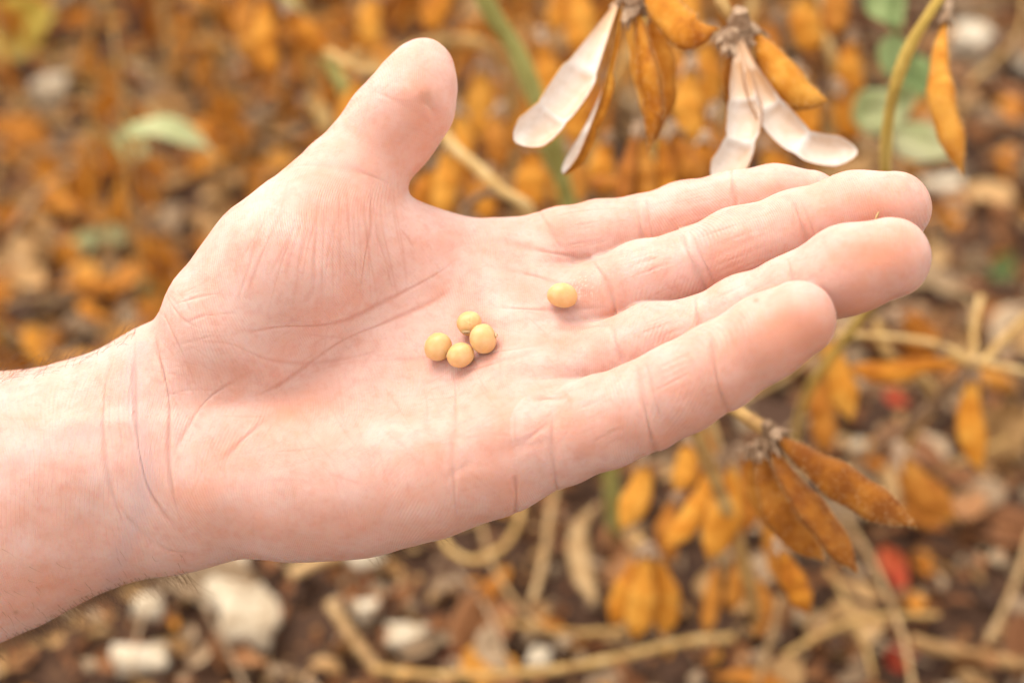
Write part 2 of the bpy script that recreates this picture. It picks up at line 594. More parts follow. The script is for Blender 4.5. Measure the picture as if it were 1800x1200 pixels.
REDN = np.clip((val_noise(HV, 6.0, 21) - 0.5) * 1.6, 0, 1) * 0.45 + np.clip((val_noise(HV, 2.2, 22) - 0.55) * 2, 0, 1) * 0.25
DISP += 0.35 * (val_noise(HV, 11.0, 1) - 0.5) + 0.22 * (val_noise(HV, 4.0, 2) - 0.5)
HVF = HV + HN * DISP[:, None]
print('T hand', _time.time() - _t0)

# --- colour masks: R fold redness, G warm blood in fingertips and pads, redder lower edges, B wrist
def blob(px, py, rx, ry, g=None):
    m = np.exp(-((HPX - px) / rx) ** 2 - ((HPY - py) / ry) ** 2)
    if g: m = m * np.isin(_near, [_names.index(x) for x in g])
    return m


WARM = (REDN + 0.6 * blob(1530, 545, 90, 40, ('ring',)) + 0.5 * blob(1230, 760, 220, 40, ('little',)) + 0.3 * blob(640, 930, 260, 40) + 0.35 * blob(90, 1040, 200, 60) + 0.3 * blob(1150, 420, 90, 40, ('index',)) + 1.0 * blob(1545, 450, 70, 50, ('ring',)) + 0.9 * blob(1400, 580, 90, 50, ('little',)) + 0.5 * blob(1500, 360, 120, 50, ('middle',))
        + 0.5 * blob(1380, 350, 110, 50, ('index',)) + 0.4 * blob(1300, 460, 90, 40, ('middle',)) + 0.6 * blob(750, 190, 40, 70) + 0.4 * blob(690, 280, 60, 50)
        + 0.45 * blob(900, 740, 80, 60, ('palm',)) + 0.4 * blob(500, 740, 80, 60, ('palm',)) + 0.35 * blob(840, 850, 120, 50) + 0.35 * blob(600, 330, 70, 90)
        + 0.25 * blob(1050, 520, 60, 30) + 0.35 * blob(980, 380, 70, 50) + 0.3 * blob(370, 840, 50, 80) + 0.25 * blob(100, 930, 60, 50)
        + 0.45 * blob(1330, 650, 200, 60, ('little',)) + 0.5 * blob(1080, 560, 22, 18) + 0.5 * blob(1250, 505, 20, 16)
        + 0.5 * blob(1520, 560, 90, 30, ('ring',)) + 0.35 * blob(950, 600, 90, 14))
BLUE = 0.7 * np.exp(-((HPX - (250 - (HPY - 700) * 0.1 + 20 * np.sin(HPY / 60))) / 20) ** 2) * (HPX < 420) * (HPY > 600) \
    + 0.5 * np.exp(-((HPY - (790 + (80 - HPX) * 0.35)) / 22) ** 2) * (HPX < 180) + 0.35 * blob(240, 830, 60, 60) + 0.5 * blob(1232, 470, 26, 60, ('middle',)) \
    + 0.3 * blob(1150, 640, 30, 60, ('little',)) + 0.5 * blob(640, 250, 30, 40) * 0
DIRT = 0.8 * blob(752, 172, 22, 18, ('thumb',)) * (0.5 + val_noise(HV, 1.6, 4)) + 1.0 * blob(1329, 528, 5, 4, ('little',)) + 0.8 * blob(28, 1076, 5, 4)
FIBRE = np.clip(blob(1025, 505, 20, 22, ('palm', 'middle')) * 1.3 * np.clip((val_noise(HV, 0.4, 7) - 0.66) * 8, 0, 1), 0, 1)
RED = np.clip(RED, 0, 1); WARM = np.clip(WARM, 0, 1); BLUE = np.clip(BLUE, 0, 1)
FING = 1 / (1 + np.exp((HPX - 290) / 12.0))

skin = bpy.data.materials.new("skin")
nt, nn, ll, bsdf = nodes_of(skin)
tc = N(nt, 'ShaderNodeTexCoord')
mp = N(nt, 'ShaderNodeMapping'); mp.inputs['Scale'].default_value = (1000, 1000, 1000)
ll.new(tc.outputs['Object'], mp.inputs[0])
at = N(nt, 'ShaderNodeAttribute', attribute_name='masks')
at2 = N(nt, 'ShaderNodeAttribute', attribute_name='marks')
sep = N(nt, 'ShaderNodeSeparateColor'); ll.new(at.outputs['Color'], sep.inputs[0])
sep2 = N(nt, 'ShaderNodeSeparateColor'); ll.new(at2.outputs['Color'], sep2.inputs[0])
n1 = N(nt, 'ShaderNodeTexNoise', i_Scale=0.11, i_Detail=4.0, i_Roughness=0.6); ll.new(mp.outputs[0], n1.inputs['Vector'])
n2 = N(nt, 'ShaderNodeTexNoise', i_Scale=0.5, i_Detail=5.0, i_Roughness=0.65); ll.new(mp.outputs[0], n2.inputs['Vector'])
base = ramp(nt, n1.outputs[0], [(0.36, (0.555, 0.320, 0.262)), (0.5, (0.570, 0.358, 0.305)), (0.64, (0.580, 0.388, 0.342))])
mott = ramp(nt, n2.outputs[0], [(0.38, (0.95, 0.88, 0.86)), (0.5, (1, 1, 1)), (0.62, (1.0, 1.0, 1.0))])
c = mixrgb(nt, base.outputs[0], mott.outputs[0], 0.8, 'MULTIPLY')
c = mixrgb(nt, c, (0.56, 0.24, 0.15), mth(nt, 'MULTIPLY', sep.outputs[1], 0.85))
c = mixrgb(nt, c, (0.44, 0.16, 0.10), mth(nt, 'MULTIPLY', sep.outputs[0], 0.8))
c = mixrgb(nt, c, (0.46, 0.32, 0.31), mth(nt, 'MULTIPLY', sep.outputs[2], 0.7))
c = mixrgb(nt, c, (0.28, 0.12, 0.06), mth(nt, 'MULTIPLY', sep2.outputs[0], 0.6))
c = mixrgb(nt, c, (0.72, 0.66, 0.58), mth(nt, 'MULTIPLY', sep2.outputs[1], 0.45))
ll.new(c, bsdf.inputs['Base Color'])
bsdf.inputs['Roughness'].default_value = 0.46
bsdf.inputs['Specular IOR Level'].default_value = 0.35
bsdf.inputs['Subsurface Weight'].default_value = 1.0
bsdf.inputs['Subsurface Radius'].default_value = (1.0, 0.36, 0.20)
bsdf.inputs['Subsurface Scale'].default_value = 0.0022
# relief: skin cells, ridges of the palm, pores
nb = N(nt, 'ShaderNodeTexNoise', i_Scale=1.1, i_Detail=5.0, i_Roughness=0.6); ll.new(mp.outputs[0], nb.inputs['Vector'])
vb = N(nt, 'ShaderNodeTexVoronoi', i_Scale=1.9); ll.new(mp.outputs[0], vb.inputs['Vector'])
# ridges run along the distance from a few far centres, bent by noise
nd = N(nt, 'ShaderNodeTexNoise', i_Scale=0.022, i_Detail=0.0); ll.new(mp.outputs[0], nd.inputs['Vector'])
vm = N(nt, 'ShaderNodeVectorMath', operation='MULTIPLY_ADD'); ll.new(nd.outputs['Color'], vm.inputs[0])
vm.inputs[1].default_value = (30, 30, 30); ll.new(mp.outputs[0], vm.inputs[2])
wv = N(nt, 'ShaderNodeTexWave', wave_type='BANDS', bands_direction='X', i_Scale=0.52, i_Distortion=0.6, i_Detail=1.0)
ll.new(vm.outputs[0], wv.inputs['Vector'])
nm = N(nt, 'ShaderNodeTexNoise', i_Scale=0.09, i_Detail=2.0); ll.new(mp.outputs[0], nm.inputs['Vector'])
rm = ramp(nt, nm.outputs[0], [(0.35, (0.25,) * 3), (0.6, (1,) * 3)])
h = mth(nt, 'MULTIPLY', wv.outputs[1], rm.outputs[0])
h = mth(nt, 'MULTIPLY', h, 0.55)
h = mth(nt, 'ADD', h, mth(nt, 'MULTIPLY', nb.outputs[0], 0.9))
h = mth(nt, 'ADD', h, mth(nt, 'MULTIPLY', vb.outputs[0], 0.22))
vm2 = N(nt, 'ShaderNodeVectorMath', operation='MULTIPLY_ADD'); ll.new(nd.outputs['Color'], vm2.inputs[0])
vm2.inputs[1].default_value = (12, 12, 12); ll.new(mp.outputs[0], vm2.inputs[2])
wv2 = N(nt, 'ShaderNodeTexWave', wave_type='BANDS', bands_direction='X', i_Scale=0.27, i_Distortion=1.2, i_Detail=3.0, i_Detail_Scale=0.4)
ll.new(vm2.outputs[0], wv2.inputs['Vector'])
h = mth(nt, 'ADD', h, mth(nt, 'MULTIPLY', mth(nt, 'MULTIPLY', wv2.outputs[1], sep2.outputs[2]), 0.35))
bp = N(nt, 'ShaderNodeBump', i_Strength=0.55, i_Distance=0.00022)
ll.new(h, bp.inputs['Height']); ll.new(bp.outputs[0], bsdf.inputs['Normal'])

me = mesh_np("person", hand_to_world(HVF), HQ, [skin])
for nm_, (r, g, b) in (('masks', (RED, WARM, BLUE)), ('marks', (np.clip(DIRT, 0, 1), FIBRE, FING))):
    ca = me.color_attributes.new(nm_, 'FLOAT_COLOR', 'POINT')
    ca.data.foreach_set('color', np.stack([r, g, b, np.ones_like(r)], 1).astype(np.float32).ravel())
person = link("person", me, label="bare forearm and open hand held palm up, thumb spread, soybeans in the palm", cat="person")
print("hand verts", len(HVF), "quads", len(HQ))

# ------------------------------------------------------------------ nails and hairs, parts of the person
def on_skin(px, py, off=0.0, start=70.0):
    """walk along the sight line of a photo pixel until the skin (or off mm over it)"""
    z = start
    for _ in range(60):
        p = U(px, py, z)
        d = float(sd(p[None])[0]) - off
        if d < 0.01: break
        z -= d * 0.95
        if z < -60: return None
    return U(px, py, z)


nail_mat = bpy.data.materials.new("nail")
nt, nn, ll, b = nodes_of(nail_mat)
b.inputs['Base Color'].default_value = (0.72, 0.47, 0.38, 1); b.inputs['Roughness'].default_value = 0.3
b.inputs['Subsurface Weight'].default_value = 0.5; b.inputs['Subsurface Scale'].default_value = 0.001
for g in ('index', 'middle', 'ring', 'little', 'thumb'):
    segs = S.groups[g]
    a, e = (segs[-1][0], segs[-1][1]) if g != 'thumb' else (segs[4][0], segs[4][1])
    r_end = segs[-1][3] if g != 'thumb' else segs[4][3]
    L = (e - a) / np.linalg.norm(e - a)
    dn = np.array([0.1, -0.55, -0.8]) if g != 'thumb' else np.array([-0.75, 0.1, -0.6])
    dn = dn - L * (dn @ L); dn /= np.linalg.norm(dn)
    sd_ = np.cross(L, dn)
    V, F = [], []
    nu, nv = 10, 9
    for lay in (0, 1):
        for i in range(nu):
            for j in range(nv):
                u = i / (nu - 1); v = (j / (nv - 1)) * 2 - 1
                hw = 0.78 * math.sqrt(max(0.0, 1 - (abs(u - 0.5) * 2) ** 4 * 0.75))
                c = e - L * r_end * 0.55 + L * (u * r_end * 1.45 - 0.2)
                dr = dn * math.cos(v * hw) + sd_ * math.sin(v * hw)
                t = r_end
                for _ in range(8):
                    t -= float(sd((c + dr * t)[None])[0]) * 0.9
                t = max(t, r_end * 0.5) + 0.28 - 0.45 * lay
                V.append(c + dr * t)
    for lay in (0, 1):
        for i in range(nu - 1):
            for j in range(nv - 1):
                q = [lay * nu * nv + (i + di) * nv + j + dj for di, dj in ((0, 0), (1, 0), (1, 1), (0, 1))]
                F.append(q if lay == 0 else q[::-1])
    rim = [(i, 0) for i in range(nu)] + [(nu - 1, j) for j in range(1, nv)] + [(i, nv - 1) for i in range(nu - 2, -1, -1)] + [(0, j) for j in range(nv - 2, 0, -1)]
    for (i, j), (i2, j2) in zip(rim, rim[1:] + rim[:1]):
        F.append((i * nv + j, nu * nv + i * nv + j, nu * nv + i2 * nv + j2, i2 * nv + j2))
    link("fingernail", mesh_np("fingernail", hand_to_world(np.array(V)), F, [nail_mat]), person)


def hair_strands(roots, lengths, width, seed, sway):
    """many thin curved strands as three sided tapering tubes, one mesh"""
    rr = random.Random(seed)
    V, F = [], []
    for (p, n), ln in zip(roots, lengths):
        p = np.array(p, float); d = np.array(n, float)
        d /= np.linalg.norm(d) + 1e-9
        bend = np.array([rr.gauss(0, 1) for _ in range(3)]) * 0.28 + np.array(sway)
        base = len(V); K_ = 6
        for k in range(K_ + 1):
            w = width * (1 - 0.8 * k / K_)
            a = np.cross(d, [0.3, 0.5, 0.8]); a /= np.linalg.norm(a) + 1e-9
            c = np.cross(d, a)
            for q in range(3):
                an = q * 2.094
                V.append(p + (a * math.cos(an) + c * math.sin(an)) * w)
            p = p + d * ln / K_
            d = d + bend * 0.5 + np.array([rr.gauss(0, .06) for _ in range(3)])
            d /= np.linalg.norm(d)
        for k in range(K_):
            for q in range(3):
                q2 = (q + 1) % 3
                F.append((base + k * 3 + q, base + k * 3 + q2, base + k * 3 + 3 + q2, base + k * 3 + 3 + q))
    return np.array(V), np.array(F)


rs = np.random.RandomState(3)
hair_mat = bpy.data.materials.new("hair")
nt, nn, ll, b = nodes_of(hair_mat)
b.inputs['Base Color'].default_value = (0.16, 0.08, 0.03, 1); b.inputs['Roughness'].default_value = 0.45
# lower edge of the forearm and the upper edge, the side of the hand
side = (np.abs(HN[:, 2]) < 0.5)
low = np.nonzero((HPX > -60) & (HPX < 330) & (HN[:, 1] < -0.6) & (HN[:, 2] < 0.35) & (HN[:, 2] > -0.5))[0]
up = np.nonzero((HPX > -60) & (HPX < 235) & (HN[:, 1] > 0.5) & (HN[:, 2] < 0.5) & (HN[:, 2] > -0.6))[0]
edge = np.nonzero((HPX > 630) & (HPX < 800) & (HN[:, 1] < -0.75) & (HN[:, 2] < 0.1) & (HN[:, 2] > -0.5))[0]
edge2 = np.nonzero((HPX > 1030) & (HPX < 1110) & (HN[:, 1] < -0.7) & (HN[:, 2] < 0.0) & (HN[:, 2] > -0.5))[0]
fr = np.nonzero((HPX > -60) & (HPX < 330) & (HPY > 960) & (HN[:, 2] > 0.2))[0]
sets = [(low, 560, (4, 10)), (up, 300, (5, 11)), (edge, 46, (3, 6.5)), (edge2, 16, (3, 5)), (fr, 60, (2, 5))]
roots, lens = [], []
for ids, n, (l0, l1) in sets:
    for i in rs.choice(ids, min(n, len(ids)), replace=False):
        tang = np.array([0.9, -0.25, 0.0])
        nrm = HN[i]
        d = nrm * 0.55 + tang * rs.uniform(0.3, 1.0)
        roots.append((HVF[i] - nrm * 0.1, d)); lens.append(rs.uniform(l0, l1))
HVt, HFt = hair_strands(roots, lens, 0.042, 8, (0.0, -0.15, -0.05))
link("arm_hair", mesh_np("arm_hair", hand_to_world(HVt), HFt, [hair_mat]), person, kind='stuff')

# ------------------------------------------------------------------ the five soybeans in the palm
def bean_material(name, wrinkle):
    m = bpy.data.materials.new(name)
    nt, nn, ll, b = nodes_of(m)
    tc = N(nt, 'ShaderNodeTexCoord')
    mp = N(nt, 'ShaderNodeMapping'); mp.inputs['Scale'].default_value = (1000,) * 3
    ll.new(tc.outputs['Object'], mp.inputs[0])
    n = N(nt, 'ShaderNodeTexNoise', i_Scale=0.45, i_Detail=5.0); ll.new(mp.outputs[0], n.inputs['Vector'])
    r = ramp(nt, n.outputs[0], [(0.35, (0.60, 0.355, 0.145)), (0.65, (0.65, 0.425, 0.20))])
    ll.new(r.outputs[0], b.inputs['Base Color'])
    b.inputs['Roughness'].default_value = 0.42
    b.inputs['Subsurface Weight'].default_value = 0.7
    b.inputs['Subsurface Radius'].default_value = (1.0, 0.5, 0.15)
    b.inputs['Subsurface Scale'].default_value = 0.0020
    nb = N(nt, 'ShaderNodeTexNoise', i_Scale=5.0, i_Detail=3.0); ll.new(mp.outputs[0], nb.inputs['Vector'])
    bp = N(nt, 'ShaderNodeBump', i_Strength=0.25, i_Distance=0.0001); ll.new(nb.outputs[0], bp.inputs['Height'])
    ll.new(bp.outputs[0], b.inputs['Normal'])
    return m


bean_mat = bean_material("soybean_coat", 0)
hilum_mat = bpy.data.materials.new("hilum")
nt, nn, ll, b = nodes_of(hilum_mat)
b.inputs['Base Color'].default_value = (0.50, 0.36, 0.20, 1); b.inputs['Roughness'].default_value = 0.6
dark_mat = bpy.data.materials.new("hilum_slit")
nt, nn, ll, b = nodes_of(dark_mat)
b.inputs['Base Color'].default_value = (0.10, 0.05, 0.02, 1)


def soybean(px, py, rx, ry, ang, hil, label, wrinkle=0.0, seed=0):
    """rx, ry in photo px; hil: direction of the hilum in the hand frame"""
    a, c = rx * 0.139, ry * 0.139
    bb = (a + c) / 2 * 0.96
    cen = on_skin(px, py, off=min(a, c) * 0.84)
    nu, nv = 40, 26
    hil = np.array(hil, float); hil /= np.linalg.norm(hil)
    V, F = [], []
    rr = np.random.RandomState(seed)
    ca, sa = math.cos(math.radians(ang)), math.sin(math.radians(ang))
    for j in range(nv + 1):
        th = math.pi * j / nv
        for i in range(nu):
            ph = 2 * math.pi * i / nu
            d = np.array([math.sin(th) * math.cos(ph), math.sin(th) * math.sin(ph), math.cos(th)])
            s = 1.0
            hd = d @ hil
            s += 0.035 * math.sin(d[0] * 2.3 + seed * 1.7) * math.cos(d[1] * 2.1 + seed) + 0.02 * math.sin(d[2] * 4 + seed * 2.3 + d[0] * 3)
            s -= 0.05 * math.exp(-((1 - hd) / 0.05) ** 2)
            if wrinkle:
                f = max(0, d @ np.array([0.15, 0.35, 0.9])) ** 2
                s -= wrinkle * f * abs(math.sin(d[0] * 13 + 2.5 * math.sin(d[1] * 7))) * math.exp(-((d[0] - 0.15) / 0.45) ** 2 - ((d[1]) / 0.55) ** 2)
            q = d * np.array([a, c, bb]) * s
            V.append(np.array([q[0] * ca - q[1] * sa, q[0] * sa + q[1] * ca, q[2]]))
    for j in range(nv):
        for i in range(nu):
            i2 = (i + 1) % nu
            F.append((j * nu + i, (j + 1) * nu + i, (j + 1) * nu + i2, j * nu + i2))
    W = hand_to_world(cen)
    o = link("soybean", mesh_np("soybean", (np.array(V) / 1000) @ CAMM.T, F, [bean_mat]), None, label, "soybean", "soybeans in the palm", loc=Vector(W))
    # hilum: a small raised oval scar with a slit
    t = np.cross(hil, [0.2, 0.9, 0.3]); t /= np.linalg.norm(t); s_ = np.cross(hil, t)
    hr = hil * np.array([a, c, bb]) * 0.985
    for nm, mt, l, w, h in (("hilum", hilum_mat, 1.35, 0.62, 0.30), ("hilum_slit", dark_mat, 1.0, 0.20, 0.40)):
        V2, F2 = [], []
        for j in range(7):
            th = math.pi * j / 6
            for i in range(14):
                ph = 2 * math.pi * i / 14
                q = hr + t * l * math.sin(th) * math.cos(ph) + s_ * w * math.sin(th) * math.sin(ph) + hil * h * math.cos(th)
                q = q * (1 - 0.03 * (math.sin(th) * math.cos(ph)) ** 2 * l)
                V2.append(np.array([q[0] * ca - q[1] * sa, q[0] * sa + q[1] * ca, q[2]]))
        for j in range(6):
            for i in range(14):
                i2 = (i + 1) % 14
                F2.append((j * 14 + i, (j + 1) * 14 + i, (j + 1) * 14 + i2, j * 14 + i2))
        pr = o if nm == "hilum" else o
        link(nm, mesh_np(nm, (np.array(V2) / 1000) @ CAMM.T, F2, [mt]), pr)
    return o


soybean(825, 568, 22.5, 21.5, 20, (-0.45, -0.62, 0.62), "wrinkled yellow soybean with its dark hilum showing, at the back of the cluster", 0.085, 1)
soybean(770, 609.5, 23.5, 25.5, -8, (0.88, -0.35, 0.18), "smooth round yellow soybean at the wrist end of the cluster", 0, 2)
soybean(849, 595.5, 24, 26, 10, (0.96, 0.1, 0.05), "largest smooth soybean at the finger end of the cluster", 0, 3)
soybean(810, 624, 24, 21.5, 12, (-0.9, 0.2, -0.4), "smooth oval soybean lowest in the cluster, touching two others", 0, 4)
soybean(988.5, 519.5, 26.5, 22, -4, (0.2, -0.7, -0.6), "lone oval soybean lying apart near the base of the middle finger", 0, 5)

# loose bits on the hand
husk_mat = bpy.data.materials.new("dry_husk")
nt, nn, ll, b = nodes_of(husk_mat)
b.inputs['Base Color'].default_value = (0.50, 0.36, 0.16, 1)
V, F = [], []
pp = on_skin(1540, 381, off=0.35)
for k in range(7):
    t = k / 6
    c = pp + np.array([t * 0.9 - 0.3, t * 2.2 - 0.9, 0.1 + 0.5 * t])
    w = 0.34 * math.sin(math.pi * (0.08 + 0.88 * t))
    for q in range(4):
        an = q * math.pi / 2
        V.append(c + np.array([math.cos(an) * w, 0, math.sin(an) * w * 0.5]))
for k in range(6):
    for q in range(4):
        q2 = (q + 1) % 4
        F.append((k * 4 + q, k * 4 + q2, k * 4 + 4 + q2, k * 4 + 4 + q))
link("husk_flake", mesh_np("husk_flake", hand_to_world(np.array(V)), F, [husk_mat]), None, "tiny dry husk flake caught between middle and ring fingertips", "husk")
print('T things', _time.time() - _t0)

# ------------------------------------------------------------------ materials of the plants
def plant_mat(name, lo, mid, hi, rough=0.7, sheen=0.05, scale=0.25, trans=0.0, bump=0.3, attr=None, dark=(0.16, 0.06, 0.02), rnd=0.25):
    m = bpy.data.materials.new(name)
    nt, nn, ll, b = nodes_of(m)
    tc = N(nt, 'ShaderNodeTexCoord')
    oi = N(nt, 'ShaderNodeObjectInfo')
    mp = N(nt, 'ShaderNodeMapping'); mp.inputs['Scale'].default_value = (1000,) * 3
    ll.new(tc.outputs['Object'], mp.inputs[0])
    off = N(nt, 'ShaderNodeCombineXYZ')
    ll.new(mth(nt, 'MULTIPLY', oi.outputs['Random'], 300.0), off.inputs[0])
    ll.new(off.outputs[0], mp.inputs['Location'])
    n = N(nt, 'ShaderNodeTexNoise', i_Scale=scale, i_Detail=5.0, i_Roughness=0.65); ll.new(mp.outputs[0], n.inputs['Vector'])
    fac = mth(nt, 'ADD', n.outputs[0], mth(nt, 'MULTIPLY', mth(nt, 'SUBTRACT', oi.outputs['Random'], 0.5), rnd))
    r = ramp(nt, fac, [(0.3, lo), (0.5, mid), (0.7, hi)])
    c = r.outputs[0]
    if attr:
        a = N(nt, 'ShaderNodeAttribute', attribute_name=attr)
        s = N(nt, 'ShaderNodeSeparateColor'); ll.new(a.outputs['Color'], s.inputs[0])
        c = mixrgb(nt, c, dark, mth(nt, 'MULTIPLY', s.outputs[0], 0.85))
    ll.new(c, b.inputs['Base Color'])
    b.inputs['Roughness'].default_value = rough
    b.inputs['Specular IOR Level'].default_value = 0.25
    b.inputs['Sheen Weight'].default_value = sheen
    b.inputs['Sheen Tint'].default_value = (*hi, 1)
    nb = N(nt, 'ShaderNodeTexNoise', i_Scale=2.0, i_Detail=4.0); ll.new(mp.outputs[0], nb.inputs['Vector'])
    bp = N(nt, 'ShaderNodeBump', i_Strength=bump, i_Distance=0.0006); ll.new(nb.outputs[0], bp.inputs['Height'])
    ll.new(bp.outputs[0], b.inputs['Normal'])
    if trans > 0:
        tr = nt.nodes.new('ShaderNodeBsdfTranslucent'); ll.new(c, tr.inputs['Color'])
        mx = nt.nodes.new('ShaderNodeMixShader'); mx.inputs[0].default_value = trans
        out = [x for x in nt.nodes if x.type == 'OUTPUT_MATERIAL'][0]
        ll.new(b.outputs[0], mx.inputs[1]); ll.new(tr.outputs[0], mx.inputs[2]); ll.new(mx.outputs[0], out.inputs[0])
    return m


M_POD = plant_mat("pod_skin", (0.36, 0.105, 0.006), (0.62, 0.245, 0.020), (0.76, 0.385, 0.060), trans=0.3, attr='pm', sheen=0.12, bump=0.15, scale=0.13)
M_PODB = plant_mat("brown_pod_skin", (0.27, 0.080, 0.008), (0.43, 0.15, 0.014), (0.60, 0.27, 0.045), trans=0.22, attr='pm', sheen=0.12, bump=0.15, scale=0.13)
M_INNER = plant_mat("pod_lining", (0.54, 0.47, 0.40), (0.60, 0.55, 0.50), (0.66, 0.63, 0.60), rough=0.25, sheen=0.0, scale=0.3, trans=0.0, bump=0.15, attr='pm', dark=(0.56, 0.30, 0.12), rnd=0.05)
M_STEM = plant_mat("dry_stem", (0.28, 0.15, 0.05), (0.46, 0.29, 0.10), (0.60, 0.42, 0.19), scale=0.12)
M_GSTEM = plant_mat("green_stem", (0.22, 0.20, 0.05), (0.33, 0.32, 0.10), (0.45, 0.38, 0.14), scale=0.06, sheen=0.4)
M_OSTEM = plant_mat("olive_stem", (0.27, 0.17, 0.03), (0.40, 0.27, 0.055), (0.50, 0.36, 0.10), scale=0.06, sheen=0.5)
M_CALYX = plant_mat("calyx", (0.14, 0.08, 0.04), (0.27, 0.17, 0.10), (0.42, 0.30, 0.20), scale=0.5)
M_GREEN = plant_mat("green_leaf", (0.14, 0.20, 0.07), (0.22, 0.30, 0.11), (0.33, 0.40, 0.17), trans=0.35, scale=0.05, sheen=0.1)
M_PALE = plant_mat("pale_green_leaf", (0.36, 0.40, 0.18), (0.48, 0.50, 0.26), (0.58, 0.56, 0.34), trans=0.3, scale=0.05, sheen=0.1)
M_YELLOW = plant_mat("yellow_leaf", (0.5, 0.36, 0.06), (0.62, 0.50, 0.10), (0.70, 0.60, 0.2), trans=0.3, scale=0.05, sheen=0.1)
M_RED = plant_mat("red_leaf", (0.22, 0.025, 0.012), (0.42, 0.055, 0.022), (0.55, 0.16, 0.05), trans=0.2, scale=0.1, sheen=0.1)
M_FUZZ = plant_mat("fuzz_hair", (0.62, 0.36, 0.14), (0.74, 0.48, 0.2), (0.80, 0.58, 0.3), bump=0.0)
for m in (M_FUZZ,):
    pass


def spline(pts, n):
    """points -> n evenly spread points on a smooth curve through them"""
    pts = np.asarray(pts, float)
    if len(pts) == 2:
        return np.array([pts[0] + (pts[1] - pts[0]) * t for t in np.linspace(0, 1, n)])
    out = []
    for i in range(len(pts) - 1):
        p0 = pts[max(i - 1, 0)]; p1 = pts[i]; p2 = pts[i + 1]; p3 = pts[min(i + 2, len(pts) - 1)]
        for k in range(12):
            t = k / 12
            out.append(0.5 * ((2 * p1) + (p2 - p0) * t + (2 * p0 - 5 * p1 + 4 * p2 - p3) * t * t + (-p0 + 3 * p1 - 3 * p2 + p3) * t ** 3))
    out.append(pts[-1]); out = np.array(out)
    L = np.concatenate([[0], np.cumsum(np.linalg.norm(np.diff(out, axis=0), axis=1))])
    s = np.linspace(0, L[-1], n)
    return np.stack([np.interp(s, L, out[:, i]) for i in range(3)], 1)


def frames(path, wdir):
    T = np.gradient(path, axis=0); T /= np.linalg.norm(T, axis=1, keepdims=True) + 1e-12
    wdir = np.broadcast_to(wdir, T.shape)
    W = wdir - T * (T * wdir).sum(1)[:, None]
    W /= np.linalg.norm(W, axis=1, keepdims=True) + 1e-12
    return T, W, np.cross(T, W)


def tube(path, radii, ns=8, wob=0.0, seed=0):
    path = np.asarray(path); n = len(path)
    T, W, B = frames(path, np.array([0.31, 0.23, 0.92]) if abs(path[-1][2] - path[0][2]) < 0.8 * np.linalg.norm(path[-1] - path[0]) else np.array([0.9, 0.3, 0.1]))
    rs = np.random.RandomState(seed)
    V = []
    for i in range(n):
        for q in range(ns):
            a = 2 * math.pi * q / ns
            r = radii[i] * (1 + wob * (rs.rand() - 0.5))
            V.append(path[i] + (W[i] * math.cos(a) + B[i] * math.sin(a)) * r)
    F = [(i * ns + q, i * ns + (q + 1) % ns, (i + 1) * ns + (q + 1) % ns, (i + 1) * ns + q) for i in range(n - 1) for q in range(ns)]
    F.append(tuple(range(ns))[::-1]); F.append(tuple((n - 1) * ns + q for q in range(ns)))
    return np.array(V), F


def set_attr(me, vals, name='pm'):
    ca = me.color_attributes.new(name, 'FLOAT_COLOR', 'POINT')
    v = np.zeros((len(vals), 4), dtype=np.float32); v[:, 0] = vals; v[:, 3] = 1
    ca.data.foreach_set('color', v.ravel())


def pod_geo(path, width, wdir, beans=3, flat=0.55, n=30, ns=14, tipdark=0.5, seed=0):
    """closed pod: a flattened tube, swollen over each bean, with two sutures and a beak"""
    path = np.asarray(path); n = len(path)
    T, W, B = frames(path, wdir)
    rs = np.random.RandomState(seed)
    V, A = [], []
    ph = rs.uniform(-0.3, 0.3)
    for i in range(n):
        t = i / (n - 1)
        env = min(1.0, 0.13 + (t / 0.46) ** 0.9 * 0.88) * min(1.0, ((1 - t) / 0.27 + 0.015)) ** 0.72
        bul = 0.5 - 0.5 * math.cos(2 * math.pi * (t * (beans + 0.2) - 0.1) + ph)
        w = width * 0.5 * env * (0.90 + 0.12 * bul)
        th = width * 0.5 * env * flat * (0.80 + 0.20 * bul)
        if t > 0.93: w *= 0.8; th *= 0.8
        for q in range(ns):
            a = 2 * math.pi * q / ns
            ca, sa = math.cos(a), math.sin(a)
            sut = math.exp(-((1 - abs(ca)) / 0.09) ** 2)
            x = ca * w * (1 + 0.07 * sut)
            y = math.copysign(abs(sa) ** 0.9, sa) * th
            V.append(path[i] + W[i] * x + B[i] * y)
            A.append(min(1, 0.8 * sut + tipdark * max(0, (t - 0.86) / 0.14) + 0.5 * max(0, (0.08 - t) / 0.08)))
    F = [(i * ns + q, i * ns + (q + 1) % ns, (i + 1) * ns + (q + 1) % ns, (i + 1) * ns + q) for i in range(n - 1) for q in range(ns)]
    F.append(tuple(range(ns))[::-1]); F.append(tuple((n - 1) * ns + q for q in range(ns)))
    return np.array(V), F, A


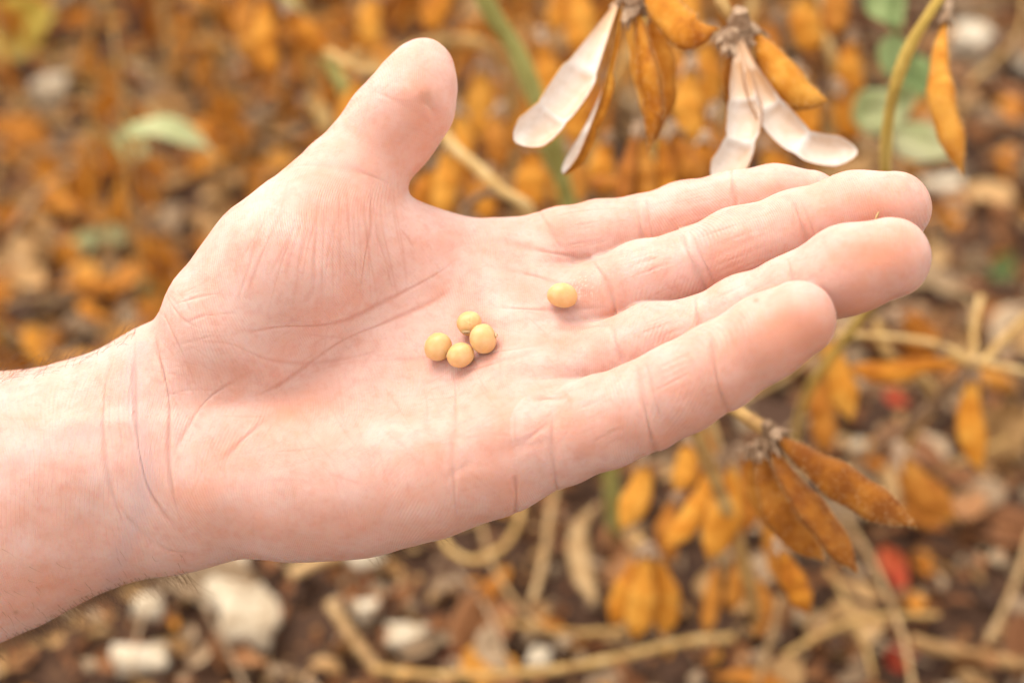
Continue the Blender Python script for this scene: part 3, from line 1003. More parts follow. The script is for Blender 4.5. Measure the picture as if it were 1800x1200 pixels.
def fuzz_geo(V, n, seed, length=0.0012, w=0.00005):
    rs = np.random.RandomState(seed)
    c = V.mean(0)
    ids = rs.randint(0, len(V) - 20, n)
    fr = rs.rand(n, 1)
    f2 = rs.rand(n, 1)
    nx = np.minimum(ids + 14, len(V) - 2)
    P0 = (V[ids] * fr + V[ids + 1] * (1 - fr)) * f2 + (V[nx] * fr + V[nx + 1] * (1 - fr)) * (1 - f2)
    cen = np.array([V[(i // 14) * 14:(i // 14) * 14 + 14].mean(0) for i in ids])
    d = P0 - cen; d /= np.linalg.norm(d, axis=1, keepdims=True) + 1e-9
    d = d + rs.normal(0, 0.35, d.shape) + np.array([0, 0, -0.35])
    d /= np.linalg.norm(d, axis=1, keepdims=True)
    s = np.cross(d, rs.normal(0, 1, d.shape)); s /= np.linalg.norm(s, axis=1, keepdims=True)
    L = length * rs.uniform(0.5, 1.2, (n, 1))
    A = P0 - s * w; B = P0 + s * w; C = P0 + d * L
    VV = np.stack([A, B, C], 1).reshape(-1, 3)
    FF = np.arange(3 * n).reshape(-1, 3)
    return VV, FF


def calyx_geo(p, d, size, seed):
    """ragged dry calyx: a small cup with five twisted sepals"""
    rs = np.random.RandomState(seed)
    d = np.asarray(d, float); d /= np.linalg.norm(d)
    a = np.cross(d, [0.2, 0.9, 0.4]); a /= np.linalg.norm(a); b = np.cross(d, a)
    V, F = tube([p - d * size * 0.6, p - d * size * 0.1, p + d * size * 0.5], [size * 0.3, size * 0.48, size * 0.42], 8, 0.4, seed)
    V = list(V)
    for k in range(6):
        an = k * 1.05 + rs.uniform(-.3, .3)
        o = a * math.cos(an) + b * math.sin(an)
        base = p + o * size * 0.4 + d * size * 0.2
        side = np.cross(o, d)
        tip = base + d * size * rs.uniform(0.4, 1.3) + o * size * rs.uniform(0.1, 0.8) + side * rs.uniform(-.4, .4) * size
        mid = (base + tip) / 2 + o * size * rs.uniform(0, .35)
        n0 = len(V)
        for (c, w) in ((base, .26), (mid, .2), (tip, .03)):
            for s1 in (-1, 1):
                for s2 in (-1, 1):
                    V.append(c + side * s1 * w * size + o * s2 * 0.05 * size)
        for i in (0, 1):
            q = n0 + i * 4
            F += [(q, q + 1, q + 5, q + 4), (q + 2, q + 6, q + 7, q + 3), (q, q + 4, q + 6, q + 2), (q + 1, q + 3, q + 7, q + 5)]
    return np.array(V), F


SEED = [100]
SH = [0.0]        # how far the cluster being built stands in front of the depths given


def world_pts(pts):
    return np.array([P(p[0], p[1], p[2] - SH[0]) for p in pts])


def add_pod(plant, pts, wpx, label=None, roll=0.0, beans=3, flat=0.48, mat=None, fuzz=0, calyx=True, tipdark=0.4, raw=False, n=30):
    """pts: (px, py, depth) base to tip; wpx: width in photo px at that depth"""
    SEED[0] += 1
    wp = np.asarray(pts) if raw else world_pts(pts)
    width = wpx if raw else wpx * 0.94 * K * pts[0][2]
    path = spline(wp, n)
    tv = path[-1] - path[0]
    wd = np.cross(CAM_FW, tv); wd /= np.linalg.norm(wd)
    c = math.cos(roll); s = math.sin(roll)
    wd = wd * c + CAM_FW * s
    V, F, A = pod_geo(path, width, wd, beans, flat, n, 14, tipdark, SEED[0])
    base = path[0]
    root = np.array(plant.location) if plant else np.zeros(3)
    me = mesh_np("pod", V - base, F, [mat or M_POD]); set_attr(me, A)
    o = link("pod", me, plant, loc=Vector(base - root))
    if label: o['label'] = label
    if calyx:
        cv, cf = calyx_geo(np.zeros(3), path[2] - path[0], width * 0.42, SEED[0])
        link("calyx", mesh_np("calyx", cv, cf, [M_CALYX], smooth=False), o)
    if fuzz:
        fv, ff = fuzz_geo(V - base, fuzz, SEED[0])
        link("fuzz", mesh_np("fuzz", fv, ff, [M_FUZZ], smooth=False), o, kind='stuff')
    return o


def valve_geo(path, width, wdir, flipn, pockets, cup=0.42, thick=0.0007):
    """one half of a split pod: a boat of two walls with a lined inside; pockets: (centre, half length) of each bean's hollow"""
    n = len(path); m = 17
    T, W, B = frames(path, wdir)
    B = B * flipn
    V, A, F, MI = [], [], [], []
    for lay in (0, 1):
        for i in range(n):
            t = i / (n - 1)
            env = min(1.0, 0.08 + (t / 0.52) ** 1.0) * min(1.0, (1 - t) / 0.10 + 0.03) ** 0.5
            pk = 0.0
            for c, hl in pockets:
                pk = max(pk, max(0.0, 1 - ((t - c) / hl) ** 2) ** 0.5)
            w = width * 0.5 * env * (0.86 + 0.15 * pk)
            for j in range(m):
                v = j / (m - 1) * 2 - 1
                prof = (1 - abs(v) ** 2.6)
                dist = math.hypot((1 - pk) , max(0, abs(v) - 0.55) * 2.0) if pk > 0 else 1.0
                hollow = max(0.0, 1 - dist * 1.25)
                dep = cup * width * env * (0.26 * prof + 0.34 * hollow ** 0.7)
                rimh = 0.05 * width * math.exp(-((hollow - 0.12) / 0.12) ** 2) * prof if pk > 0 else 0
                off = -dep + (rimh if lay == 0 else 0) - (thick if lay else 0) * (1.0 if abs(v) < 0.999 else 0.6)
                V.append(path[i] + W[i] * w * v * (1.0 if lay == 0 else 1.08) + B[i] * off)
                if lay == 0:
                    A.append(min(1, 0.5 * (hollow > 0.15) * (0.35 + 0.65 * max(0, min(1, 0.5 - v))) * (1 - 0.6 * max(0, (t - .9) / .1)) + 0.9 * min(1, max(0, 0.50 - t) / 0.4)))  # hollow shading painted as a one-sided tint; tan base is the lining's own
                else:
                    A.append(0.5 * (abs(v) > 0.9))
    for lay in (0, 1):
        for i in range(n - 1):
            for j in range(m - 1):
                q = [lay * n * m + (i + a) * m + j + b for a, b in ((0, 0), (0, 1), (1, 1), (1, 0))]
                F.append(q if lay == 0 else q[::-1]); MI.append(lay)
    rim = [(i, 0) for i in range(n)] + [(n - 1, j) for j in range(1, m)] + [(i, m - 1) for i in range(n - 2, -1, -1)] + [(0, j) for j in range(m - 2, 0, -1)]
    for (i, j), (i2, j2) in zip(rim, rim[1:] + rim[:1]):
        F.append((i * m + j, n * m + i * m + j, n * m + i2 * m + j2, i2 * m + j2)); MI.append(1)
    return np.array(V), F, A, MI


def add_valve(pod, pts, wpx, roll=0.0, pockets=((0.55, 0.16), (0.85, 0.15)), root=None, label=None, cup=0.55, mirror=False):
    """roll may be one angle or (angle at the base, angle at the tip)"""
    SEED[0] += 1
    n = 48
    path = spline(world_pts(pts), n)
    width = wpx * K * (pts[0][2] - SH[0])
    tv = path[-1] - path[0]
    wd = np.cross(CAM_FW, tv); wd /= np.linalg.norm(wd)
    r0, r1 = roll if isinstance(roll, tuple) else (roll, roll)
    al = np.linspace(r0, r1, n)[:, None]
    wdv = wd * np.cos(al) + CAM_FW * np.sin(al)
    T, W, B = frames(path, np.broadcast_to(wd, (n, 3)))
    flip = 1.0 if (B[n // 2] @ CAM_FW) < 0 else -1.0
    V, F, A, MI = valve_geo(path, width, wdv, flip, pockets, cup)
    me = mesh_np("valve", V - root, F, [M_INNER, M_POD], mat_idx=MI); set_attr(me, A)
    o = link("valve", me, pod)
    if label: o['label'] = label
    return o


def add_stem(plant, pts, r, mat=None, name="stem", raw=False, taper=1.0, fuzz=0, n=None, swell=()):
    SEED[0] += 1
    wp = np.asarray(pts) if raw else world_pts(pts)
    n = n or max(10, 8 * len(wp))
    path = spline(wp, n)
    rad = [r * (1 - (1 - taper) * i / (n - 1)) * (1 + 0.08 * math.sin(i * 1.3 + SEED[0])) for i in range(n)]
    for t0, amp in swell:
        rad = [q * (1 + amp * math.exp(-((i / (n - 1) - t0) / 0.03) ** 2)) for i, q in enumerate(rad)]
    V, F = tube(path, rad, 9, 0.06, SEED[0])
    root = np.array(plant.location) if plant else np.zeros(3)
    o = link(name, mesh_np(name, V - root, F, [mat or M_STEM]), plant)
    if fuzz:
        rs = np.random.RandomState(SEED[0])
        ids = rs.randint(0, len(V), fuzz); fr = rs.rand(fuzz, 1)
        nxt = np.minimum(ids + 9, len(V) - 1)
        P0 = V[ids] * fr + V[nxt] * (1 - fr)
        cen = path[np.minimum(ids // 9, n - 1)] * fr + path[np.minimum(ids // 9 + 1, n - 1)] * (1 - fr)
        d = P0 - cen; d /= np.linalg.norm(d, axis=1, keepdims=True) + 1e-9
        s = np.cross(d, rs.normal(0, 1, d.shape)); s /= np.linalg.norm(s, axis=1, keepdims=True) + 1e-9
        L = 0.0014 * rs.uniform(0.4, 1.2, (fuzz, 1))
        VV = np.stack([P0 - s * 0.00004, P0 + s * 0.00004, P0 + d * L], 1).reshape(-1, 3) - root
        link("fuzz", mesh_np("fuzz", VV, np.arange(3 * fuzz).reshape(-1, 3), [M_FUZZ], smooth=False), o, kind='stuff')
    return o


def plant_root(px, py_or_none, d, label, group=None):
    """an Empty on the ground under the point at that pixel and depth"""
    w = P(px, py_or_none, d)
    o = bpy.data.objects.new("soybean_plant", None)
    COL.objects.link(o)
    o.location = (w[0], w[1], 0)
    o['label'] = label; o['category'] = "soybean plant"
    if group: o['group'] = group
    o.empty_display_size = 0.02
    return o


def leaf_geo(L, Wd, curl, fold, seed, nu=14, nv=8, thick=0.0003):
    """an ovate leaflet, folded along its midrib, curled and crinkled, with two faces"""
    rs = np.random.RandomState(seed)
    ph = rs.uniform(0, 6, 4)
    V, F = [], []
    for lay in (0, 1):
        for i in range(nu + 1):
            t = i / nu
            w = Wd * 0.5 * (math.sin(math.pi * t ** 0.75) ** 0.8 * (1 - 0.25 * t) + 0.012)
            ang = curl * t
            R = L / max(abs(curl), 1e-3)
            x = R * math.sin(ang); z = R * (1 - math.cos(ang)) * (1 if curl > 0 else -1)
            for j in range(nv + 1):
                v = j / nv * 2 - 1
                y = v * w * math.cos(fold * abs(v) * 0.7)
                zz = z + abs(v) * w * math.sin(fold) + 0.06 * Wd * math.sin(9 * t + ph[0]) * v + 0.04 * Wd * math.sin(13 * t + 4 * v + ph[1]) * abs(v) + 0.05 * Wd * math.sin(5 * v + ph[2])
                V.append((x, y + 0.03 * Wd * math.sin(7 * t + ph[3]), zz - lay * thick))
    s = (nu + 1) * (nv + 1)
    for lay in (0, 1):
        for i in range(nu):
            for j in range(nv):
                q = [lay * s + i * (nv + 1) + j, lay * s + (i + 1) * (nv + 1) + j, lay * s + (i + 1) * (nv + 1) + j + 1, lay * s + i * (nv + 1) + j + 1]
                F.append(q if lay == 0 else q[::-1])
    return np.array(V), F


def add_leaf(plant, pos, direction, normal, L, Wd, curl, fold, mat, seed, label=None):
    V, F = leaf_geo(L, Wd, curl, fold, seed)
    x = np.asarray(direction, float); x /= np.linalg.norm(x)
    z = np.asarray(normal, float); z = z - x * (x @ z); z /= np.linalg.norm(z)
    y = np.cross(z, x)
    M = np.stack([x, y, z], 1)
    root = np.array(plant.location) if plant else np.zeros(3)
    o = link("leaf", mesh_np("leaf", V @ M.T, F, [mat]), plant, loc=Vector(np.asarray(pos) - root))
    if label: o['label'] = label
    return o


# ------------------------------------------------------------------ the plants that can be told apart
SH[0] = 0.045
# cluster hanging at the top, left of the middle: two opened halves and hanging pods
pA = plant_root(990, 330, 0.80, "dry soybean plant with green stem and two split white-lined pods hanging above index finger")
add_stem(pA, [(800, -190, 0.66), (850, -5, 0.665), (905, 85, 0.67), (945, 180, 0.675), (975, 275, 0.69), (1010, 400, 0.71), (1060, 640, 0.76), (1080, 950, 0.84)], 0.0034, M_GSTEM, n=50, swell=((0.3, .3), (0.55, .3)))
add_stem(pA, [(808, -165, 0.66), (900, -150, 0.60), (1010, -90, 0.545), (1108, -12, 0.52)], 0.0014, M_STEM, name="branch")
V, F = calyx_geo(P(1112, 0, 0.52 - SH[0]) - np.array(pA.location), [0.1, 0, -1], 0.006, 3)
link("flower_stalk_scar", mesh_np("flower_stalk_scar", V, F, [M_CALYX], smooth=False), pA)


def split_pod(plant, base, label=None):
    w = P(base[0], base[1], base[2] - SH[0])
    cv, cf = calyx_geo(np.zeros(3), [0, 0, -1], 0.0028, int(base[0]))
    o = link("split_pod", mesh_np("split_pod", cv, cf, [M_CALYX], smooth=False), plant, loc=Vector(w - np.array(plant.location)))
    if label: o['label'] = label
    return o, w


sp, w0 = split_pod(pA, (1088, 2, 0.52), "pod split open into two halves, white inside")
add_valve(sp, [(1086, 2, 0.52), (1050, 70, 0.515), (1005, 150, 0.51), (955, 215, 0.507), (905, 248, 0.505)], 66, roll=0.15, pockets=((0.60, 0.15), (0.87, 0.13)), root=w0, label="half facing the camera with two white bean pockets")
add_valve(sp, [(1092, 5, 0.52), (1072, 110, 0.52), (1042, 200, 0.518), (990, 304, 0.513)], 52, roll=(1.95, 1.15), root=w0, label="half seen from its edge, brown outside and white inside")
add_pod(pA, [(1118, 8, 0.522), (1135, 100, 0.52), (1150, 190, 0.52), (1143, 266, 0.522)], 68, roll=1.2, fuzz=700, label="orange pod hanging straight down")
add_pod(pA, [(1100, 5, 0.53), (1118, 90, 0.53), (1135, 170, 0.53), (1150, 240, 0.532)], 40, roll=1.0, fuzz=300)
add_pod(pA, [(1140, 0, 0.53), (1160, 90, 0.535), (1168, 170, 0.535), (1163, 225, 0.535)], 44, roll=0.2, fuzz=300)
add_pod(pA, [(1128, -45, 0.52), (1168, 15, 0.515), (1215, 58, 0.512), (1262, 50, 0.51)], 62, roll=0.1, beans=2, flat=0.7, fuzz=600, label="plump bent pod at the frame's top edge")
# cluster to its right on the olive stem
pC = plant_root(1555, 300, 0.74, "soybean plant with curved olive stem, one hanging pod and split white pods behind fingertips")
add_stem(pC, [(1690, -160, 0.56), (1672, -40, 0.552), (1640, 15, 0.55), (1598, 85, 0.552), (1569, 170, 0.556), (1557, 260, 0.562), (1556, 360, 0.58), (1545, 500, 0.62), (1490, 590, 0.66), (1420, 690, 0.72), (1390, 800, 0.79)], 0.0017, M_OSTEM, n=60, fuzz=2200, swell=((0.17, .12),))
add_stem(pC, [(1672, -45, 0.552), (1668, -10, 0.55), (1665, 30, 0.55)], 0.0013, M_CALYX, name="pod_stalk")
add_pod(pC, [(1662, 32, 0.55), (1652, 105, 0.548), (1656, 180, 0.546), (1676, 250, 0.545), (1692, 308, 0.545)], 48, roll=0.55, beans=3, fuzz=1500, flat=0.6, label="single fuzzy orange pod hanging beside the olive stem")
add_stem(pC, [(1676, -70, 0.553), (1500, -120, 0.545), (1330, -100, 0.535), (1265, -20, 0.53), (1290, 40, 0.53)], 0.0017, M_STEM, name="branch", n=40, fuzz=600)
V, F = calyx_geo(P(1300, 42, 0.528 - SH[0]) - np.array(pC.location), [0.1, 0, -1], 0.0075, 31)
link("flower_stalk_scar", mesh_np("flower_stalk_scar", V, F, [M_CALYX], smooth=False), pC)
V, F = calyx_geo(P(1285, 66, 0.526 - SH[0]) - np.array(pC.location), [-0.3, 0, -1], 0.0045, 32)
link("flower_stalk_scar", mesh_np("flower_stalk_scar", V, F, [M_CALYX], smooth=False), pC)
add_pod(pC, [(1322, 55, 0.53), (1352, 100, 0.527), (1395, 160, 0.525), (1455, 178, 0.523)], 62, roll=0.15, beans=2.4, flat=0.75, fuzz=600, label="plump pale orange pod leaning towards the fingertips")
sp2, w1 = split_pod(pC, (1296, 60, 0.527), "pod split wide open, both halves white inside")
add_valve(sp2, [(1300, 60, 0.527), (1322, 130, 0.522), (1360, 200, 0.518), (1420, 255, 0.515), (1507, 268, 0.512)], 58, roll=-0.1, pockets=((0.33, 0.12), (0.57, 0.13), (0.86, 0.13)), root=w1)
add_valve(sp2, [(1293, 62, 0.527), (1302, 130, 0.522), (1308, 210, 0.517), (1290, 275, 0.514), (1255, 318, 0.512)], 58, roll=0.15, pockets=((0.30, 0.12), (0.55, 0.13), (0.84, 0.14)), root=w1)
add_pod(pC, [(1278, 72, 0.535), (1282, 140, 0.54), (1290, 210, 0.545)], 26, roll=0.8, mat=M_PODB, fuzz=200)
# green leaves near this plant, above right
for (x, y, d, L, Wd, an, mt) in ((1540, -30, 0.72, 0.022, 0.019, -70, M_GREEN), (1575, 60, 0.73, 0.020, 0.014, -100, M_GREEN), (1600, 95, 0.73, 0.02, 0.018, -80, M_GREEN), (1500, 215, 0.75, 0.03, 0.022, 20, M_PALE), (1570, 230, 0.76, 0.028, 0.02, -30, M_PALE)):
    dr = CAM_RT * math.cos(math.radians(an)) + CAM_UP * math.sin(math.radians(an))
    add_leaf(pC, P(x, y, d - SH[0]), dr, -CAM_FW + CAM_UP * 0.3, L, Wd, 0.6, 0.2, mt, int(x), label="green leaflet")
add_stem(pC, [(1690, -120, 0.56), (1600, -60, 0.66), (1570, 40, 0.73), (1600, 130, 0.735), (1560, 220, 0.755)], 0.0006, M_GREEN, name="leaf_stalk", n=30)

SH[0] = 0.05
# cluster under the fingers
pE = plant_root(1270, 700, 0.62, "soybean plant with sharp brown pod cluster hanging below the little finger")
add_stem(pE, [(1150, 560, 0.60), (1215, 640, 0.575), (1285, 712, 0.555), (1350, 758, 0.54)], 0.0020, M_STEM, n=30, fuzz=300)
add_stem(pE, [(1150, 560, 0.60), (1180, 650, 0.62), (1240, 800, 0.65), (1300, 960, 0.69), (1330, 1090, 0.735)], 0.0026, M_STEM, n=40)
V, F = calyx_geo(P(1352, 758, 0.54 - SH[0]) - np.array(pE.location), [0.3, 0, -1], 0.0055, 41)
link("flower_stalk_scar", mesh_np("flower_stalk_scar", V, F, [M_CALYX], smooth=False), pE)
add_pod(pE, [(1362, 765, 0.538), (1430, 815, 0.53), (1510, 868, 0.525), (1608, 924, 0.52)], 62, roll=0.25, beans=3, fuzz=1300, mat=M_PODB, label="long brown pod pointing to the right")
add_pod(pE, [(1335, 785, 0.545), (1350, 850, 0.545), (1385, 920, 0.545), (1450, 985, 0.548)], 60, roll=0.3, beans=3, fuzz=700, mat=M_PODB)
add_pod(pE, [(1352, 778, 0.54), (1392, 850, 0.535), (1450, 925, 0.533), (1508, 1006, 0.535)], 58, roll=-0.5, beans=3, fuzz=900, mat=M_PODB)
add_pod(pE, [(1320, 790, 0.55), (1335, 880, 0.56), (1380, 950, 0.565)], 40, roll=0.9, mat=M_PODB)
add_pod(pE, [(1365, 955, 0.62), (1390, 1010, 0.62), (1422, 1080, 0.62)], 44, roll=0.2)

SH[0] = 0.0
# the blurred pods below the hand, on their own stems
pF = plant_root(1200, 800, 0.70, "soybean plant with four orange pods showing under the hand, left of the brown cluster")
add_stem(pF, [(1190, 560, 0.66), (1230, 700, 0.66), (1262, 800, 0.665), (1270, 900, 0.69), (1262, 1010, 0.725)], 0.0024, M_STEM, n=36)
add_pod(pF, [(1130, 800, 0.64), (1125, 860, 0.64), (1090, 930, 0.64)], 54, roll=0.2, beans=2.4)
add_pod(pF, [(1210, 770, 0.64), (1205, 830, 0.64), (1185, 862, 0.64)], 50, roll=0.4, beans=2)
add_pod(pF, [(1255, 810, 0.63), (1225, 895, 0.63), (1165, 965, 0.63)], 48, roll=0.3, beans=3)
add_pod(pF, [(1275, 800, 0.625), (1278, 880, 0.625), (1245, 985, 0.625)], 68, roll=0.1, beans=2.6)
add_pod(pF, [(1262, 985, 0.67), (1252, 1050, 0.67), (1240, 1115, 0.67)], 34, roll=0.3, mat=M_PODB)
add_stem(pF, [(1262, 800, 0.665), (1200, 745, 0.65), (1130, 790, 0.64)], 0.0009, name="pod_stalk")
for pts, w in (([(1230, 735, 0.655), (1238, 790, 0.655), (1232, 850, 0.655)], 44), ([(1300, 790, 0.65), (1318, 860, 0.65), (1308, 940, 0.65)], 46), ([(1335, 900, 0.66), (1362, 960, 0.66), (1372, 1030, 0.66)], 44),
               ([(1295, 960, 0.68), (1300, 1010, 0.68), (1280, 1075, 0.68)], 40), ([(1190, 870, 0.69), (1170, 930, 0.69), (1185, 990, 0.69)], 40), ([(1330, 1000, 0.70), (1340, 1060, 0.70), (1328, 1120, 0.70)], 38)):
    add_pod(pF, pts, w, roll=0.4, mat=M_PODB)
pG = plant_root(1130, 960, 0.70, "broken soybean stalk with three faded pods bunched near the lower frame edge")
add_stem(pG, [(1128, 950, 0.665), (1140, 1000, 0.69), (1150, 1080, 0.73)], 0.0019, n=20)
for pts, w, ml in (([(1130, 965, 0.66), (1105, 1030, 0.66), (1075, 1100, 0.665)], 54, M_POD), ([(1135, 965, 0.655), (1130, 1040, 0.655), (1115, 1125, 0.66)], 56, M_POD), ([(1145, 965, 0.66), (1170, 1040, 0.66), (1165, 1120, 0.665)], 54, M_POD)):
    add_pod(pG, pts, w, roll=0.4, mat=ml)
# right hand side group
pH = plant_root(1700, 660, 0.86, "soybean plant with pale straw branches and blurred pods right of the little fingertip")
add_stem(pH, [(1545, 560, 0.66), (1560, 620, 0.665), (1640, 690, 0.69), (1600, 770, 0.74), (1585, 850, 0.80)], 0.0022, M_STEM, n=40)
add_stem(pH, [(1470, 588, 0.63), (1560, 592, 0.635), (1640, 603, 0.64), (1715, 632, 0.645), (1810, 655, 0.65)], 0.0012, name="branch", n=30)
add_stem(pH, [(1640, 603, 0.64), (1715, 640, 0.645), (1760, 600, 0.65), (1815, 548, 0.66)], 0.0017, name="branch", n=30)
add_stem(pH, [(1725, 520, 0.66), (1712, 580, 0.655), (1715, 635, 0.65)], 0.0014, name="branch", n=16)
add_stem(pH, [(1712, 640, 0.65), (1660, 690, 0.68), (1590, 755, 0.72), (1520, 800, 0.78)], 0.0022, name="branch", mat=M_CALYX, n=24)
for c_, s_ in (((1712, 638, 0.645), 0.004), ((1655, 612, 0.64), 0.003)):
    V, F = calyx_geo(P(*c_) - np.array(pH.location), [0.3, 0, -1], s_, 5)
    link("node", mesh_np("node", V, F, [M_CALYX], smooth=False), pH)
add_pod(pH, [(1690, 640, 0.66), (1620, 642, 0.66), (1560, 655, 0.66), (1485, 645, 0.66)], 42, roll=0.2, calyx=False)
add_pod(pH, [(1452, 585, 0.65), (1470, 650, 0.65), (1498, 740, 0.65)], 54, roll=0.1, beans=2.2, label="orange pod pinched between its two beans")
add_pod(pH, [(1714, 650, 0.65), (1705, 735, 0.65), (1722, 830, 0.65)], 52, roll=0.4, beans=2.4)
add_pod(pH, [(1560, 560, 0.66), (1600, 575, 0.665), (1640, 640, 0.67)], 70, roll=0.1, beans=2, mat=M_PODB)
add_pod(pH, [(1580, 790, 0.70), (1610, 850, 0.70), (1680, 915, 0.70)], 66, roll=0.1, beans=2.2, mat=M_PODB)
add_pod(pH, [(1430, 640, 0.70), (1445, 720, 0.70), (1450, 800, 0.70)], 50, roll=0.4, mat=M_PODB)
add_stem(pH, [(1800, -40, .8), (1790, 60, .8), (1700, 150, .8)], 0.001, name="branch")

# middle, seen between thumb and index finger and under the hanging cluster
pI = plant_root(1100, 260, 0.92, "soybean plant with dark brown and orange pods just above the index finger")
add_stem(pI, [(1155, -200, 0.70), (1150, 100, 0.68), (1160, 250, 0.66), (1175, 420, 0.69), (1180, 700, 0.79)], 0.003, M_OSTEM, n=40)
add_pod(pI, [(1120, 222, 0.60), (1105, 290, 0.60), (1092, 380, 0.60)], 46, roll=0.9, mat=M_PODB)
add_pod(pI, [(1125, 225, 0.60), (1130, 290, 0.60), (1138, 380, 0.60)], 48, roll=0.1, mat=M_PODB)
add_pod(pI, [(1160, 230, 0.60), (1170, 300, 0.60), (1176, 370, 0.60)], 40, roll=0.3)
add_pod(pI, [(1180, 225, 0.61), (1200, 290, 0.61), (1245, 310, 0.61)], 62, roll=0.1, beans=2, mat=M_PODB)
add_pod(pI, [(1240, 240, 0.63), (1225, 280, 0.63), (1180, 320, 0.63)], 50, roll=0.1, beans=2)
add_pod(pI, [(1150, 310, 0.61), (1090, 325, 0.61), (1030, 318, 0.61)], 34, roll=0.2, mat=M_PODB)
pJ = plant_root(880, 330, 0.95, "soybean plant with brown twig and orange pods in the gap between thumb and index finger")
add_stem(pJ, [(740, 170, 0.64), (790, 250, 0.63), (845, 300, 0.625), (890, 342, 0.62), (935, 385, 0.625), (960, 600, 0.70), (955, 840, 0.78)], 0.0021, n=50, swell=((0.35, .5),))
add_stem(pJ, [(893, 345, 0.62), (850, 340, 0.63), (815, 372, 0.64)], 0.0016, M_CALYX, name="twig")
for pts, w, ml in (([(790, 250, 0.66), (785, 310, 0.66), (775, 385, 0.66)], 52, M_POD), ([(760, 290, 0.67), (740, 340, 0.67), (735, 380, 0.67)], 44, M_POD), ([(930, 250, 0.70), (935, 310, 0.70), (925, 380, 0.70)], 66, M_POD),
                   ([(830, 270, 0.75), (825, 320, 0.75), (840, 380, 0.75)], 40, M_PODB), ([(965, 255, 0.72), (985, 310, 0.72), (990, 370, 0.72)], 46, M_POD)):
    add_pod(pJ, pts, w, roll=0.3, mat=ml)
# upper left of the thumb
pK = plant_root(560, 120, 0.95, "soybean plant with pale hairy node and blurred pods above the thumb")
add_stem(pK, [(470, -60, 0.76), (530, 40, 0.745), (590, 130, 0.74), (625, 210, 0.745), (660, 420, 0.80), (680, 700, 0.88)], 0.0030, M_GSTEM, n=44)
add_stem(pK, [(560, 85, 0.74), (620, 115, 0.70), (665, 130, 0.69)], 0.0022, name="branch")
for s_, x, y in ((0.006, 622, 112), (0.005, 648, 122)):
    V, F = calyx_geo(P(x, y, 0.70) - np.array(pK.location), [0.5, 0, 0.5], s_, x)
    link("node", mesh_np("node", V, F, [M_STEM], smooth=False), pK)
for pts, w, ml in (([(470, -20, 0.74), (465, 60, 0.74), (482, 145, 0.74)], 52, M_POD), ([(500, 10, 0.73), (540, 60, 0.73), (588, 98, 0.73)], 52, M_POD),
                   ([(530, 175, 0.77), (560, 190, 0.77), (580, 240, 0.77)], 30, M_STEM), ([(640, 130, 0.72), (620, 180, 0.72), (600, 235, 0.72)], 50, M_POD), ([(440, -30, 0.8), (430, 40, 0.8), (445, 110, 0.8)], 44, M_PODB)):
    add_pod(pK, pts, w, roll=0.2, mat=ml)
pL = plant_root(800, 100, 1.0, "soybean plant with an arched stalk and orange pods behind the thumb tip")
add_stem(pL, [(705, 95, 0.80), (770, 75, 0.79), (850, 78, 0.78), (895, 130, 0.79), (905, 200, 0.80), (915, 420, 0.86), (930, 640, 0.93)], 0.0026, n=44)
for pts, w in (([(790, -40, 0.78), (770, 10, 0.78), (750, 60, 0.78)], 56), ([(850, 110, 0.80), (845, 170, 0.80), (850, 250, 0.80)], 60), ([(900, 150, 0.80), (920, 200, 0.80), (915, 270, 0.80)], 56), ([(660, -20, 0.85), (650, 30, 0.85), (655, 90, 0.85)], 50), ([(975, -30, 0.8), (985, 10, 0.8), (975, 60, 0.8)], 50)):
    add_pod(pL, pts, w, roll=0.3)
pM = plant_root(1400, 100, 1.0, "soybean plant with blurred pods and straw stalks behind the split white pods")
add_stem(pM, [(1440, -60, 0.74), (1450, 60, 0.74), (1470, 140, 0.745), (1450, 300, 0.79), (1420, 560, 0.88)], 0.0022, n=40)
for pts, w, ml in (([(1470, 150, 0.72), (1490, 200, 0.72), (1500, 250, 0.72)], 58, M_POD), ([(1420, -20, 0.74), (1415, 30, 0.74), (1430, 100, 0.74)], 60, M_POD), ([(1250, 60, 0.72), (1240, 130, 0.72), (1245, 200, 0.72)], 66, M_POD),
                   ([(1060, 130, 0.8), (1050, 200, 0.8), (1060, 260, 0.8)], 52, M_PODB), ([(1340, 250, 0.76), (1360, 285, 0.76), (1390, 320, 0.76)], 50, M_POD), ([(1370, 30, .76), (1350, 80, .76), (1360, 140, .76)], 54, M_PODB)):
    add_pod(pM, pts, w, roll=0.3, mat=ml)


for pts, w, ml in (([(1215, 110, 0.66), (1208, 180, 0.66), (1222, 262, 0.66)], 58, M_POD), ([(1180, 60, 0.68), (1190, 130, 0.68), (1182, 200, 0.68)], 50, M_PODB), ([(1030, 130, 0.68), (1010, 190, 0.68), (1022, 262, 0.68)], 54, M_POD),
                   ([(1070, 240, 0.66), (1058, 290, 0.66), (1062, 350, 0.66)], 50, M_POD), ([(1000, 260, 0.70), (1015, 310, 0.70), (1005, 370, 0.70)], 50, M_PODB), ([(1255, 190, 0.66), (1238, 250, 0.66), (1250, 320, 0.66)], 52, M_PODB),
                   ([(1400, 120, 0.68), (1420, 190, 0.68), (1415, 260, 0.68)], 50, M_POD), ([(1500, 60, 0.74), (1490, 120, 0.74), (1505, 180, 0.74)], 54, M_POD), ([(950, 60, 0.74), (962, 130, 0.74), (950, 200, 0.74)], 52, M_POD),
                   ([(1215, -40, 0.7), (1208, 20, 0.7), (1222, 80, 0.7)], 54, M_POD), ([(1460, -50, 0.7), (1470, 10, 0.7), (1462, 70, 0.7)], 52, M_PODB), ([(1010, -40, 0.7), (1022, 30, 0.7), (1012, 100, 0.7)], 56, M_POD)):
    add_pod(pM, pts, w, roll=0.3, mat=ml)
